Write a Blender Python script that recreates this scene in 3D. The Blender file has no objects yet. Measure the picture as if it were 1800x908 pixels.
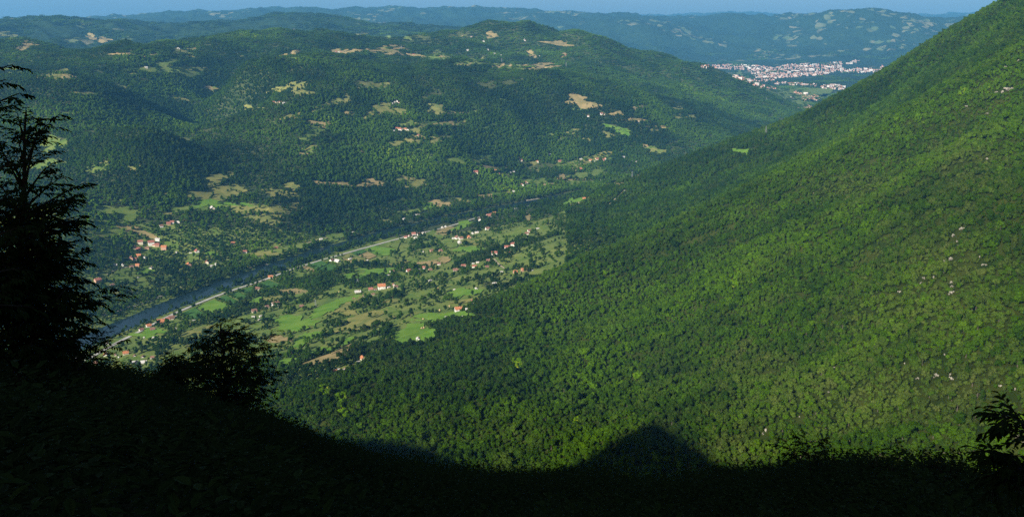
import bpy, math, random
import numpy as np
scene = bpy.context.scene
COL = scene.collection
rng = np.random.default_rng(7)
random.seed(7)

# ------------------------------------------------------------------ camera, sun, sky, exposure
F, PITCH, CAMZ = 1624.0, math.radians(15.0), 705.0          # focal length in photo pixels, tilt, height above the river
cam = bpy.data.cameras.new('camera')
cam.sensor_width = 36.0
cam.lens = 36.0 * F / 1800.0
cam.clip_start, cam.clip_end = 0.2, 90000.0
cam_ob = bpy.data.objects.new('camera', cam)
COL.objects.link(cam_ob)
cam_ob.location = (0, 0, CAMZ)
cam_ob.rotation_euler = (math.radians(90) - PITCH, 0, 0)
scene.camera = cam_ob

SUN_AZ, SUN_EL = math.radians(-143.0), math.radians(26.5)   # low sun behind the left shoulder
SH = np.array([math.sin(SUN_AZ), math.cos(SUN_AZ)])         # horizontal direction to the sun
sun = bpy.data.lights.new('sun', 'SUN')
sun.energy, sun.angle, sun.color = 5.0, math.radians(0.5), (1.0, 0.94, 0.80)
sun_ob = bpy.data.objects.new('sun', sun)
COL.objects.link(sun_ob)
sun_ob.rotation_euler = (math.radians(90) - SUN_EL, 0, math.pi - SUN_AZ)
world = bpy.data.worlds.new('World')
scene.world = world
world.use_nodes = True
wn = world.node_tree.nodes
sky = wn.new('ShaderNodeTexSky')
sky.sky_type = 'NISHITA'
sky.sun_disc = False
sky.sun_elevation, sky.sun_rotation = SUN_EL, SUN_AZ
sky.altitude = 900
sky.dust_density, sky.air_density, sky.ozone_density = 2.5, 1.0, 0.4
wn['Background'].inputs['Strength'].default_value = 0.05
world.node_tree.links.new(sky.outputs['Color'], wn['Background'].inputs['Color'])
scene.view_settings.view_transform = 'Standard'
scene.view_settings.look = 'None'
scene.view_settings.exposure = 0.85
scene.view_settings.gamma = 1.0
scene.cycles.use_denoising = False
scene.cycles.max_bounces = 5
scene.cycles.diffuse_bounces = 2
scene.cycles.volume_bounces = 3

# ------------------------------------------------------------------ small helpers
def tag(o, label=None, cat=None, group=None, kind=None):
    if label: o['label'] = label
    if cat: o['category'] = cat
    if group: o['group'] = group
    if kind: o['kind'] = kind
    return o

def link(name, me, mat=None, parent=None):
    o = bpy.data.objects.new(name, me)
    COL.objects.link(o)
    if mat is not None:
        for m in (mat if isinstance(mat, (list, tuple)) else [mat]):
            me.materials.append(m)
    if parent is not None: o.parent = parent
    return o

def empty(name, loc, rz=0.0, sc=1.0):
    o = bpy.data.objects.new(name, None)
    COL.objects.link(o)
    o.location = loc; o.rotation_euler = (0, 0, rz); o.scale = (sc, sc, sc)
    return o

def mesh(name, v, f, smooth=False):
    me = bpy.data.meshes.new(name)
    me.from_pydata([tuple(map(float, p)) for p in v], [], [tuple(int(i) for i in q) for q in f])
    if smooth: me.polygons.foreach_set('use_smooth', [True] * len(me.polygons))
    me.update()
    return me

def mesh_np(name, v, quads, smooth=True):
    """big mesh from arrays (all faces with the same corner count)"""
    me = bpy.data.meshes.new(name)
    v = np.asarray(v, np.float32); q = np.asarray(quads, np.int32)
    n, k = q.shape
    me.vertices.add(len(v)); me.vertices.foreach_set('co', v.ravel())
    me.loops.add(n * k); me.loops.foreach_set('vertex_index', q.ravel())
    me.polygons.add(n); me.polygons.foreach_set('loop_start', np.arange(0, n * k, k, dtype=np.int32))
    if smooth: me.polygons.foreach_set('use_smooth', np.ones(n, bool))
    me.update(calc_edges=True)
    return me

def vhash(ix, iy, seed):
    h = (ix.astype(np.int64) * 374761393 + iy.astype(np.int64) * 668265263 + seed * 974711) & 0xffffffff
    h = ((h ^ (h >> 13)) * 1274126177) & 0xffffffff
    return ((h ^ (h >> 16)) & 0xffff) / 32767.5 - 1.0

def noise(x, y, scale, seed=0, octv=1):
    x = np.asarray(x, float) / scale; y = np.asarray(y, float) / scale
    out = 0.0; amp = 1.0; tot = 0.0
    for o in range(octv):
        c, s = math.cos(0.7 * o + seed), math.sin(0.7 * o + seed)
        u = (x * c - y * s) * 2 ** o + 17.3 * seed; w = (x * s + y * c) * 2 ** o - 9.1 * seed
        iu = np.floor(u); iw = np.floor(w); fu = u - iu; fw = w - iw
        fu = fu * fu * fu * (fu * (fu * 6 - 15) + 10); fw = fw * fw * fw * (fw * (fw * 6 - 15) + 10)
        a = vhash(iu, iw, seed + o); b = vhash(iu + 1, iw, seed + o)
        c2 = vhash(iu, iw + 1, seed + o); d = vhash(iu + 1, iw + 1, seed + o)
        out = out + amp * ((a * (1 - fu) + b * fu) * (1 - fw) + (c2 * (1 - fu) + d * fu) * fw)
        tot += amp; amp *= 0.5
    return out / tot

CP, SP = math.cos(PITCH), math.sin(PITCH)
def ray(px, py):
    """azimuth and tangent of the depression of the line of sight through a point of the photograph"""
    a = (np.asarray(px, float) - 900.0) / F; b = (np.asarray(py, float) - 454.0) / F
    dx, dy, dz = a, CP - b * SP, -SP - b * CP
    return np.arctan2(dx, dy), -dz / np.hypot(dx, dy)

def project(x, y, z):
    z = np.asarray(z, float) - CAMZ
    dep = y * CP - z * SP
    up = y * SP + z * CP
    return 900.0 + F * x / dep, 454.0 - F * up / dep

def tps(pts, lam=0.0004):
    """thin plate surface through (azimuth, log distance) -> height"""
    P = np.array(pts); X = P[:, :2]; z = P[:, 2]; n = len(P)
    d2 = ((X[:, None] - X[None]) ** 2).sum(-1)
    K = 0.5 * d2 * np.log(d2 + 1e-12) + lam * np.eye(n)
    A = np.zeros((n + 3, n + 3)); A[:n, :n] = K; A[:n, n] = 1; A[:n, n + 1:] = X
    A[n:, :n] = A[:n, n:].T
    w = np.linalg.solve(A, np.concatenate([z, np.zeros(3)]))
    def f(az, lr):
        out = w[n] + w[n + 1] * az + w[n + 2] * lr
        for i in range(n):
            d = (az - X[i, 0]) ** 2 + (lr - X[i, 1]) ** 2
            out = out + w[i] * 0.5 * d * np.log(d + 1e-12)
        return out
    return f

def zp(px, py, z):
    az, t = ray(px, py); return (float(az), math.log((CAMZ - z) / t), z)
def rp(px, py, R):
    az, t = ray(px, py); return (float(az), math.log(R), CAMZ - R * float(t))
def back(p, k, dz):
    return (p[0], p[1] + math.log(k), p[2] + dz)

# ------------------------------------------------------------------ the land
T0 = []
for p in [(-150, 735, 0), (0, 663, 0), (100, 620, 0), (200, 578, 0), (300, 535, 0), (400, 497, 0), (500, 462, 0), (600, 430, 0), (700, 403, 0),
          (800, 380, 0), (900, 362, 0), (960, 350, 0),
          # left bank, its villages and meadows
          (150, 520, 25), (250, 500, 8), (450, 445, 8), (620, 408, 8), (770, 360, 10), (860, 345, 10), (1000, 333, 4), (1090, 310, 4),
          (250, 440, 35), (340, 440, 30), (150, 440, 70), (400, 345, 110), (480, 365, 90), (560, 375, 45), (700, 325, 70), (560, 330, 105), (650, 365, 28),
          (240, 380, 110), (100, 380, 140), (0, 480, 60), (-100, 480, 60),
          # hills beyond
          (150, 300, 200), (300, 270, 195), (420, 300, 160), (500, 280, 185), (600, 275, 170), (600, 220, 250), (850, 275, 85), (760, 240, 190),
          (930, 290, 25), (1000, 285, 20), (1100, 265, 35), (980, 225, 150), (1050, 180, 260), (900, 190, 255), (780, 120, 420), (1200, 200, 150),
          (1300, 205, 70), (410, 240, 150), (380, 200, 215), (310, 165, 320), (480, 205, 300), (250, 230, 310), (330, 215, 255), (560, 160, 380), (100, 200, 340),
          (200, 150, 400), (60, 130, 430), (-60, 250, 260), (-80, 130, 430), (420, 120, 450), (300, 110, 455), (660, 130, 410), (560, 105, 470),
          # right bank farmland rising to the mountain
          (300, 590, 12), (450, 510, 6), (560, 470, 6), (690, 428, 6), (800, 400, 6), (890, 375, 6), (200, 640, 14), (400, 570, 22), (520, 530, 26), (640, 480, 24),
          (760, 440, 24), (850, 400, 24), (930, 375, 25), (480, 640, 70), (560, 600, 62), (640, 550, 62), (740, 500, 58), (830, 455, 56), (920, 410, 70),
          (600, 640, 105), (720, 590, 98), (805, 545, 100), (870, 490, 100), (900, 440, 92), (1000, 380, 75), (1000, 420, 125),
          # plain with the town
          (1420, 195, 2), (1400, 180, 0), (1450, 165, 0), (1300, 128, 0), (1250, 117, 0), (1400, 130, 0), (1550, 122, 8), (1500, 160, 0), (1480, 144, 45),
          (1350, 150, 0), (1240, 112, 5), (1400, 112, 30), (1560, 108, 40), (1650, 130, 20)]:
    T0.append(zp(*p))
crest = [rp(*p) for p in [(-120, 90, 5800), (0, 80, 5900), (60, 63, 6000), (130, 86, 5800), (190, 95, 6100), (280, 80, 6200), (400, 66, 6400), (530, 62, 6400),
                          (640, 79, 6200), (690, 86, 6000), (750, 64, 6800), (820, 54, 7000), (860, 48, 7000), (930, 44, 7000), (985, 65, 7000), (1035, 62, 6800),
                          (1100, 89, 6800), (1200, 115, 6800), (1300, 150, 6700), (1380, 180, 6700)]]
T0 += crest
T0 += [back(p, 1.22, -200 if p[2] > 250 else -60) for p in crest]
T0 += [rp(*p) for p in [(700, 98, 5600), (990, 112, 6100), (870, 118, 5700), (930, 85, 6500), (740, 92, 6000)]]
c2 = [rp(*p) for p in [(-150, 45, 11000), (0, 41, 11000), (100, 38, 11000), (160, 39, 11000), (270, 49, 11000), (330, 46, 11000), (430, 38, 11000), (540, 33, 11000),
                       (620, 39, 11000), (700, 46, 11000), (830, 58, 11000), (960, 75, 11500)]]
T0 += c2 + [back(p, 1.3, -230) for p in c2]
T0 += [rp(*p) for p in [(60, 60, 9200), (280, 72, 9200), (480, 55, 9300), (650, 66, 9000)]]
c3 = [rp(*p) for p in [(-150, 40, 19500), (0, 44, 19500), (100, 42, 19500), (170, 36, 19500), (240, 32, 19500), (330, 24, 19500), (410, 22, 20000), (480, 17, 20000), (530, 16, 20000), (590, 17, 20000),
                       (620, 22, 20000), (740, 16, 20000), (795, 13, 20000), (850, 19, 20000), (930, 22, 20000), (1000, 24, 19500), (1080, 28, 19000),
                       (1140, 30, 19000), (1200, 27, 19000), (1260, 29, 19000), (1320, 31, 18500), (1380, 44, 17000), (1440, 31, 16500), (1480, 28, 16500), (1550, 29, 16500),
                       (1600, 38, 16500), (1680, 40, 17000), (1760, 36, 17500), (1900, 30, 17500)]]
T0 += c3 + [back(p, 1.25, -260) for p in c3]
T0 += [rp(*p) for p in [(1150, 60, 15500), (1050, 55, 15500), (1100, 95, 14200), (1230, 95, 15000), (1300, 60, 16500), (1350, 85, 15200), (1450, 80, 15200), (1580, 80, 15000), (1700, 80, 15500)]]
T0 += [rp(*p) for p in [(-100, 42, 32000), (0, 40, 32000), (500, 30, 32000), (1000, 30, 32000), (1200, 28, 32000), (1330, 25, 32000), (1400, 34, 32000), (1600, 33, 32000), (1720, 22, 32000), (1800, 25, 32000),
                        (0, 45, 45000), (900, 38, 45000), (1800, 38, 45000)]]
T0 += [(-0.63, math.log(700), 80.0), (-0.3, math.log(700), 120.0), (0.1, math.log(600), 160.0), (0.3, math.log(600), 160.0), (0.63, math.log(600), 160.0),
       (-0.25, math.log(1150), 75.0), (-0.5, math.log(1400), 30.0), (0.0, math.log(1200), 120.0), (0.3, math.log(1500), 140.0), (0.3, math.log(2500), 110.0),
       (0.5, math.log(2500), 140.0), (0.3, math.log(4500), 0.0), (0.5, math.log(5000), 10.0), (0.63, math.log(9000), 20.0), (0.18, math.log(3600), 40.0)]
T1 = []
c = [rp(*p) for p in [(400, 745, 1240), (480, 695, 1330), (560, 657, 1450), (640, 632, 1520), (700, 615, 1570), (780, 573, 1640), (840, 540, 1700), (930, 500, 1780), (1000, 468, 1850),
                      (1130, 414, 1950), (1200, 380, 2000), (1300, 328, 2080), (1440, 262, 2180), (1550, 205, 2280), (1700, 125, 2380), (1850, 40, 2480)]]
T1 += c
T1 += [back(p, 1.12, -70) for p in c[:13]] + [back(p, 1.14, -25) for p in c[13:]]
T1 += [rp(*p) for p in [(900, 700, 1130), (700, 740, 1120), (560, 740, 1180), (850, 820, 920), (1150, 750, 930), (1300, 800, 800), (1500, 800, 740), (1750, 830, 660),
                        (1300, 600, 1150), (1500, 600, 1010), (1750, 600, 860), (1050, 600, 1350), (1300, 450, 1520), (1500, 400, 1400), (1750, 350, 1200), (1600, 270, 1780),
                        (1780, 220, 1650), (1150, 500, 1640), (900, 600, 1420), (1000, 540, 1600), (1150, 1000, 640), (1800, 1000, 520), (700, 1000, 760), (1950, 600, 800), (1950, 250, 1500)]]
T2 = []
c = [rp(*p) for p in [(940, 372, 3200), (1010, 350, 3320), (1060, 332, 3380), (1130, 305, 3420), (1250, 263, 3520), (1340, 233, 3600), (1450, 188, 3600), (1540, 146, 3600),
                      (1600, 106, 3600), (1700, 46, 3500), (1780, 1, 3400), (1880, -58, 3300)]]
T2 += c + [back(p, 1.13, -130) for p in c]
T2 += [rp(*p) for p in [(950, 440, 2450), (1000, 415, 2550), (1100, 360, 2900), (1150, 405, 2350), (1200, 350, 2650), (1300, 290, 2950), (1450, 230, 2900), (1600, 150, 2850), (1700, 90, 2750),
                        (1850, 0, 2700), (1050, 450, 2150), (1250, 370, 2300), (1400, 290, 2450), (1050, 400, 2500)]]
T2 += [(0.1, math.log(1700), 90.0), (0.3, math.log(1800), 180.0), (-0.05, math.log(2000), 20.0), (0.5, math.log(2000), 500.0), (-0.06, math.log(3000), -20.0)]
f0, f1, f2 = tps(T0), tps(T1), tps(T2)

AZ0, AZ1, NA = math.radians(-36.0), math.radians(36.0), 720
LR0, LR1, NR = math.log(430.0), math.log(37000.0), 820
gaz = np.linspace(AZ0, AZ1, NA); glr = np.linspace(LR0, LR1, NR)
A, L = np.meshgrid(gaz, glr, indexing='ij')
Rg = np.exp(L); X = Rg * np.sin(A); Y = Rg * np.cos(A)
H0 = f0(A, L)
plain = np.clip((H0 - 20) / 120.0, 0, 1)
big = np.clip((Rg - 2500) / 5000.0, 0, 1)
rid = 1 - np.abs(noise(X, Y, 900, 3, 4)) * 2.2
rid2 = 1 - np.abs(noise(X, Y, 420, 23, 3)) * 2.4
H0 = H0 + plain * ((10 + 48 * big) * rid + (3 + 34 * big) * rid2 + (5 + 20 * big) * noise(X, Y, 260, 5, 4)) - plain * 40 * big
H0 = H0 + np.clip((Rg - 9000) / 6000, 0, 1) * plain * (45 * noise(X, Y, 1500, 9, 5) + 85 * (0.6 - np.abs(noise(X, Y, 1900, 29, 4)) * 2.2))
H0 = H0 + 2.0 * noise(X, Y, 90, 8, 2) * (1 - big)
H1 = f1(A, L) + 22 * noise(X, Y, 240, 11, 4) + 3 * noise(X, Y, 45, 12, 2) - 14 * np.abs(noise(X * 0.35, Y, 75, 14, 3))
H2 = f2(A, L) + 12 * noise(X, Y, 260, 13, 4)
lim1 = np.where((Rg > 3000) | (A < -0.36), -400.0, 0.0)
lim2 = np.where((Rg > 5200) | (Rg < 1750) | (A < -0.045), -400.0, 0.0)
H1 = H1 + lim1; H2 = H2 + lim2
# the river bed
RIV = [(-150, 737), (0, 664), (100, 621), (180, 587), (200, 578), (300, 536), (400, 498), (500, 463), (600, 431), (700, 404), (800, 381), (900, 362), (960, 351), (1010, 341)]
riv = []
for p in RIV:
    az, t = ray(*p); r = CAMZ / float(t); riv.append((r * math.sin(az), r * math.cos(az)))
riv = np.array(riv)
def polydist(x, y, P):
    d = np.full(np.shape(x), 1e9)
    for a, b in zip(P[:-1], P[1:]):
        ab = b - a; t = np.clip(((x - a[0]) * ab[0] + (y - a[1]) * ab[1]) / (ab @ ab), 0, 1)
        d = np.minimum(d, np.hypot(x - a[0] - t * ab[0], y - a[1] - t * ab[1]))
    return d
RW = 30.0
near = (Rg > 1500) & (Rg < 4200) & (A < 0.15)
dr = np.full(Rg.shape, 1e9); dr[near] = polydist(X[near], Y[near], riv)
k = np.clip((dr - RW + 4) / 14.0, 0, 1)
H0 = np.where(dr < 400, np.maximum(H0, 2.5), H0)
H0 = H0 * k + (-4.0) * (1 - k)
H0 = np.where((Rg < 9000) & (dr > RW + 10), np.maximum(H0, 1.5), H0)
H = np.maximum(H0, np.maximum(H1, H2))
OWN = np.where(H0 >= np.maximum(H1, H2), 0, np.where(H1 >= H2, 1, 2))
TAN = (CAMZ - H) / Rg                                   # tangent of the depression of each grid point
RUN = np.minimum.accumulate(TAN, axis=1)                # horizon so far along each ray

def gidx(x, y):
    r = np.hypot(x, y); az = np.arctan2(x, y)
    return (az - AZ0) / (AZ1 - AZ0) * (NA - 1), (np.log(r) - LR0) / (LR1 - LR0) * (NR - 1)
def bil(G, fi, fj):
    fi = np.clip(fi, 0, NA - 1.001); fj = np.clip(fj, 0, NR - 1.001)
    i = fi.astype(int); j = fj.astype(int); u = fi - i; w = fj - j
    return (G[i, j] * (1 - w) + G[i, j + 1] * w) * (1 - u) + (G[i + 1, j] * (1 - w) + G[i + 1, j + 1] * w) * u
def height(x, y):
    return bil(H, *gidx(np.asarray(x, float), np.asarray(y, float)))
def at(px, py):
    """where the line of sight through a point of the photograph meets the land"""
    az, t = ray(px, py)
    i = int(np.clip(round((float(az) - AZ0) / (AZ1 - AZ0) * (NA - 1)), 0, NA - 1))
    hit = np.nonzero(TAN[i] <= float(t))[0]
    if len(hit) == 0: return None
    j = int(hit[0])
    if j == 0: R = math.exp(LR0)
    else:
        a, b = TAN[i, j - 1], TAN[i, j]
        R = math.exp(glr[j - 1] + (glr[j] - glr[j - 1]) * (a - t) / (a - b + 1e-12))
    x, y = R * math.sin(az), R * math.cos(az)
    return np.array([x, y, float(height(x, y))])
def hidden(x, y, margin=0.004, lift=0.0):
    fi, fj = gidx(x, y)
    return (bil(TAN, fi, fj) - lift / np.hypot(x, y)) > bil(RUN, fi, fj) + margin

# ------------------------------------------------------------------ materials
def mat(name, col, rough=0.85, col2=None, scale=1.0, detail=4.0, bump=0.0, spec=0.2, metal=0.0, space='Object', lo=0.35, hi=0.65):
    m = bpy.data.materials.new(name); m.use_nodes = True
    nt = m.node_tree; b = nt.nodes['Principled BSDF']
    b.inputs['Roughness'].default_value = rough; b.inputs['Metallic'].default_value = metal
    b.inputs['Specular IOR Level'].default_value = spec
    b.inputs['Base Color'].default_value = (*col, 1)
    if col2 is not None or bump:
        tc = nt.nodes.new('ShaderNodeTexCoord'); n = nt.nodes.new('ShaderNodeTexNoise')
        n.inputs['Scale'].default_value = scale; n.inputs['Detail'].default_value = detail
        nt.links.new(tc.outputs[space], n.inputs['Vector'])
        if col2 is not None:
            mr = nt.nodes.new('ShaderNodeMapRange'); mr.inputs[1].default_value = lo; mr.inputs[2].default_value = hi
            mx = nt.nodes.new('ShaderNodeMix'); mx.data_type = 'RGBA'
            mx.inputs[6].default_value = (*col, 1); mx.inputs[7].default_value = (*col2, 1)
            nt.links.new(n.outputs['Fac'], mr.inputs[0]); nt.links.new(mr.outputs[0], mx.inputs[0]); nt.links.new(mx.outputs[2], b.inputs['Base Color'])
        if bump:
            bp = nt.nodes.new('ShaderNodeBump'); bp.inputs['Strength'].default_value = bump; bp.inputs['Distance'].default_value = 1.0 / scale
            nt.links.new(n.outputs['Fac'], bp.inputs['Height']); nt.links.new(bp.outputs['Normal'], b.inputs['Normal'])
    return m

def ramp_mix(nt, fac, ca, cb):
    mx = nt.nodes.new('ShaderNodeMix'); mx.data_type = 'RGBA'
    for sock, c in ((6, ca), (7, cb)):
        if isinstance(c, tuple): mx.inputs[sock].default_value = (*c, 1)
        else: nt.links.new(c, mx.inputs[sock])
    nt.links.new(fac, mx.inputs[0]); return mx.outputs[2]
def nfac(nt, vec, scale, lo, hi, detail=4.0):
    n = nt.nodes.new('ShaderNodeTexNoise'); n.inputs['Scale'].default_value = scale; n.inputs['Detail'].default_value = detail
    nt.links.new(vec, n.inputs['Vector'])
    mr = nt.nodes.new('ShaderNodeMapRange'); mr.inputs[1].default_value = lo; mr.inputs[2].default_value = hi
    nt.links.new(n.outputs['Fac'], mr.inputs[0]); return mr.outputs[0], n.outputs['Fac']

def far_land_material(name, forest_a, forest_b, field_a, field_b, cell, lo, hi, bump):
    """woods with a patchwork of far fields, each patch one flat tone"""
    m = bpy.data.materials.new(name); m.use_nodes = True; nt = m.node_tree; b = nt.nodes['Principled BSDF']
    b.inputs['Roughness'].default_value = 0.95; b.inputs['Specular IOR Level'].default_value = 0.05
    tc = nt.nodes.new('ShaderNodeTexCoord'); v = tc.outputs['Object']
    wob = nt.nodes.new('ShaderNodeTexNoise'); wob.inputs['Scale'].default_value = 1 / 160.0; nt.links.new(v, wob.inputs['Vector'])
    add = nt.nodes.new('ShaderNodeVectorMath'); add.operation = 'MULTIPLY_ADD'; add.inputs[1].default_value = (60, 60, 60)
    nt.links.new(wob.outputs['Color'], add.inputs[0]); nt.links.new(v, add.inputs[2])
    vo = nt.nodes.new('ShaderNodeTexVoronoi'); vo.inputs['Scale'].default_value = 1.0 / cell; nt.links.new(add.outputs[0], vo.inputs['Vector'])
    sep = nt.nodes.new('ShaderNodeSeparateColor'); nt.links.new(vo.outputs['Color'], sep.inputs[0])
    reg, _ = nfac(nt, v, 1 / 1100.0, lo, hi, 4)
    mul = nt.nodes.new('ShaderNodeMath'); mul.operation = 'MULTIPLY'; nt.links.new(reg, mul.inputs[0]); nt.links.new(sep.outputs[0], mul.inputs[1])
    gt = nt.nodes.new('ShaderNodeMapRange'); gt.inputs[1].default_value = 0.58; gt.inputs[2].default_value = 0.64; nt.links.new(mul.outputs[0], gt.inputs[0])
    f1_, raw = nfac(nt, v, 1 / 60.0, 0.3, 0.7, 6)
    forest = ramp_mix(nt, f1_, forest_a, forest_b)
    field = ramp_mix(nt, sep.outputs[1], field_a, field_b)
    nt.links.new(ramp_mix(nt, gt.outputs[0], forest, field), b.inputs['Base Color'])
    bp = nt.nodes.new('ShaderNodeBump'); bp.inputs['Strength'].default_value = bump; bp.inputs['Distance'].default_value = 30.0
    nt.links.new(raw, bp.inputs['Height']); nt.links.new(bp.outputs['Normal'], b.inputs['Normal'])
    return m

M_floor = mat('forest_floor', (0.014, 0.026, 0.004), 0.95, (0.036, 0.046, 0.009), 1 / 30.0, 6, spec=0.03)
M_grass = mat('valley_grass', (0.070, 0.120, 0.018), 0.95, (0.150, 0.180, 0.040), 1 / 45.0, 6)
M_hills = mat('wooded_hills', (0.028, 0.046, 0.013), 0.95, (0.064, 0.076, 0.024), 1 / 90.0, 6)
M_far = far_land_material('far_wooded_ridges', (0.010, 0.026, 0.012), (0.024, 0.046, 0.018), (0.075, 0.115, 0.045), (0.17, 0.16, 0.09), 95.0, 0.25, 0.70, 0.6)

def land(name, mask, material, label):
    used = np.zeros(NA * NR, bool)
    I, J = np.nonzero(mask)
    a = I * NR + J
    q = np.stack([a, a + 1, a + NR + 1, a + NR], 1)
    used[q.ravel()] = True
    remap = np.cumsum(used) - 1
    V = np.stack([X.ravel(), Y.ravel(), H.ravel()], 1)[used]
    o = link(name, mesh_np(name, V, remap[q][:, ::-1]), material)
    return tag(o, label, kind='structure')
qo = OWN[:-1, :-1]; qr = Rg[:-1, :-1]
land('mountainside', (qo == 1), M_floor, 'steep forested mountainside that falls from the upper right to the shadow edge')
land('mountain_ridge', (qo == 2), M_floor, 'second wooded ridge of the mountain, running down to the river')
land('valley_floor', (qo == 0) & (qr < 2900), M_grass, 'grassy valley floor with fields along the near bank of the river')
land('hills', (qo == 0) & (qr >= 2900) & (qr < 8600), M_hills, 'wooded hills across the river with scattered clearings')
land('distant_ridges', (qo == 0) & (qr >= 8600), M_far, 'blue hazy ridges and the plain along the horizon')
# ------------------------------------------------------------------ river, banks, roads
def densify(P, step):
    P = np.asarray(P, float); out = [P[0]]
    for a, b in zip(P[:-1], P[1:]):
        n = max(1, int(np.hypot(*(b - a)) / step))
        for t in range(1, n + 1): out.append(a + (b - a) * t / n)
    return np.array(out)
def smooth_line(P, step, it=3):
    P = np.asarray(P, float)
    for _ in range(it):
        Q = [P[0]]
        for a, b in zip(P[:-1], P[1:]): Q += [a * 0.75 + b * 0.25, a * 0.25 + b * 0.75]
        P = np.array(Q + [P[-1]])
    return densify(P, step)
def normals2(P):
    t = np.gradient(P, axis=0); t /= np.linalg.norm(t, axis=1)[:, None] + 1e-9
    return np.stack([-t[:, 1], t[:, 0]], 1)
def ribbon(name, P, half, z, material, across=1, wob=0.0):
    """strip along P; z a number, or a lift above the land"""
    N = normals2(P); s = np.linspace(-1, 1, across + 1)
    w = half * (1 + wob * np.stack([noise(P[:, 0], P[:, 1], 60, 31, 2), noise(P[:, 0], P[:, 1], 60, 32, 2)], 1))
    V = []
    for i, p in enumerate(P):
        for k in s:
            q = p + N[i] * k * (w[i, 0] if k < 0 else w[i, 1])
            V.append((q[0], q[1], z if not isinstance(z, str) else 0))
    V = np.array(V)
    if isinstance(z, str): V[:, 2] = height(V[:, 0], V[:, 1]) + float(z)
    n = across + 1
    f = [(i * n + k, i * n + k + 1, (i + 1) * n + k + 1, (i + 1) * n + k) for i in range(len(P) - 1) for k in range(across)]
    return mesh(name, V, f, True)
rivd = smooth_line(riv, 25)
M_water = mat('river_water', (0.010, 0.022, 0.028), 0.10, spec=0.26, bump=0.05, scale=0.35)
tag(link('river', ribbon('river', rivd, RW + 9, 0.0, M_water, 6), M_water), 'dark blue river winding through the valley', kind='structure')
M_gravel = mat('pale_gravel', (0.30, 0.27, 0.22), 0.95, (0.16, 0.16, 0.11), 0.12)
M_road = mat('pale_road', (0.42, 0.40, 0.37), 0.9, (0.32, 0.31, 0.28), 0.08)
M_track = mat('earth_track', (0.36, 0.30, 0.20), 0.95, (0.22, 0.20, 0.12), 0.08)
def track(name, px, half, material, label, lift='1.2', sm=2):
    P = [at(*p) for p in px]; P = np.array([p[:2] for p in P if p is not None])
    P = smooth_line(P, 14, sm)
    o = link(name, ribbon(name, P, half, lift, material, 1), material); tag(o, label, kind='structure')
    return P
ROADS = []
ROADS.append((track('riverside_road', [(150, 634), (200, 605), (246, 583), (294, 557), (332, 540), (389, 517), (440, 500), (471, 490), (514, 473), (563, 458), (623, 441), (695, 421), (740, 410), (794, 397), (827, 386), (880, 373), (898, 368), (950, 358)],
      4.6, M_road, 'pale road running straight along the near bank of the river'), 8.0))
ROADS.append((track('lane', [(446, 447), (485, 441), (505, 437), (534, 430), (560, 421)], 2.6, M_track, 'pale lane above the far bank of the river'), 2.6))
ROADS.append((track('lane', [(570, 420), (590, 413), (619, 409)], 2.2, M_track, 'short pale lane in the meadow beyond the river'), 2.2))
ROADS.append((track('lane', [(188, 483), (200, 476), (215, 471), (236, 467)], 2.0, M_track, 'dirt lane below the hamlet across the river'), 2.0))
ROADS.append((track('lane', [(128, 632), (140, 625), (153, 622)], 3.0, M_road, 'light bend of road beside the dark tree'), 3.0))
ROADS.append((track('lane', [(1000, 325), (1017, 322), (1046, 318), (1074, 314), (1095, 308), (1110, 304)], 4.0, M_road, 'road on the valley floor beyond the ridge'), 4.0))
ROADS.append((track('path', [(868, 455), (872, 460), (878, 466), (886, 472)], 2.2, M_track, 'winding dirt path below the three houses'), 2.2))
ROADS.append((track('path', [(385, 522), (400, 526), (422, 531)], 1.8, M_track, 'straight field path across the bright strips'), 1.8))
ROADS.append((track('path', [(533, 464), (552, 468), (580, 478)], 1.8, M_track, 'field path between the dark strips'), 1.8))
ROADS.append((track('path', [(1066, 366), (1078, 352), (1090, 344), (1096, 336)], 2.4, M_track, 'cleared track along the dark cutting in the ridge'), 2.4))
ROADS.append((track('path', [(270, 577), (283, 581), (293, 584)], 1.8, M_track, 'path behind the riverside houses'), 1.8))
def bar(px, half, label):
    P = np.array([at(*p)[:2] for p in px]); P = smooth_line(P, 10, 2)
    tag(link('gravel_bar', ribbon('gravel_bar', P, half, '0.9', M_gravel, 3, 0.6), M_gravel), label, kind='structure')
bar([(172, 556), (215, 545), (257, 532), (295, 514), (318, 505)], 4.5, 'thin pale gravel bar along the far bank')
bar([(425, 473), (450, 469), (470, 464)], 4.0, 'small gravel bar under the trees of the far bank')
bar([(926, 354), (940, 352), (957, 350)], 11.0, 'broad pale gravel bar at the river bend')

# ------------------------------------------------------------------ fields and meadows
FC = {'G': ((0.085, 0.185, 0.016), (0.140, 0.235, 0.030)), 'g': ((0.080, 0.135, 0.022), (0.150, 0.190, 0.042)), 'd': ((0.034, 0.098, 0.018), (0.060, 0.140, 0.026)),
      'y': ((0.220, 0.205, 0.060), (0.115, 0.140, 0.038)), 'b': ((0.34, 0.25, 0.115), (0.20, 0.17, 0.07)), 'o': ((0.085, 0.095, 0.030), (0.045, 0.060, 0.018))}
FN = {'G': ('meadow', 'bright green meadow'), 'g': ('meadow', 'grassy meadow'), 'd': ('crop_field', 'dark green crop strip'), 'y': ('pasture', 'dry yellowish pasture'),
      'b': ('stubble_field', 'tan harvested field'), 'o': ('scrub_clearing', 'olive scrubby clearing')}
FM = {}
for kf, (ca, cb) in FC.items():
    FM[kf] = mat('ground_' + FN[kf][0] + '_' + kf, ca, 0.95, cb, 1 / 28.0, 6, spec=0.1)
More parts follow.
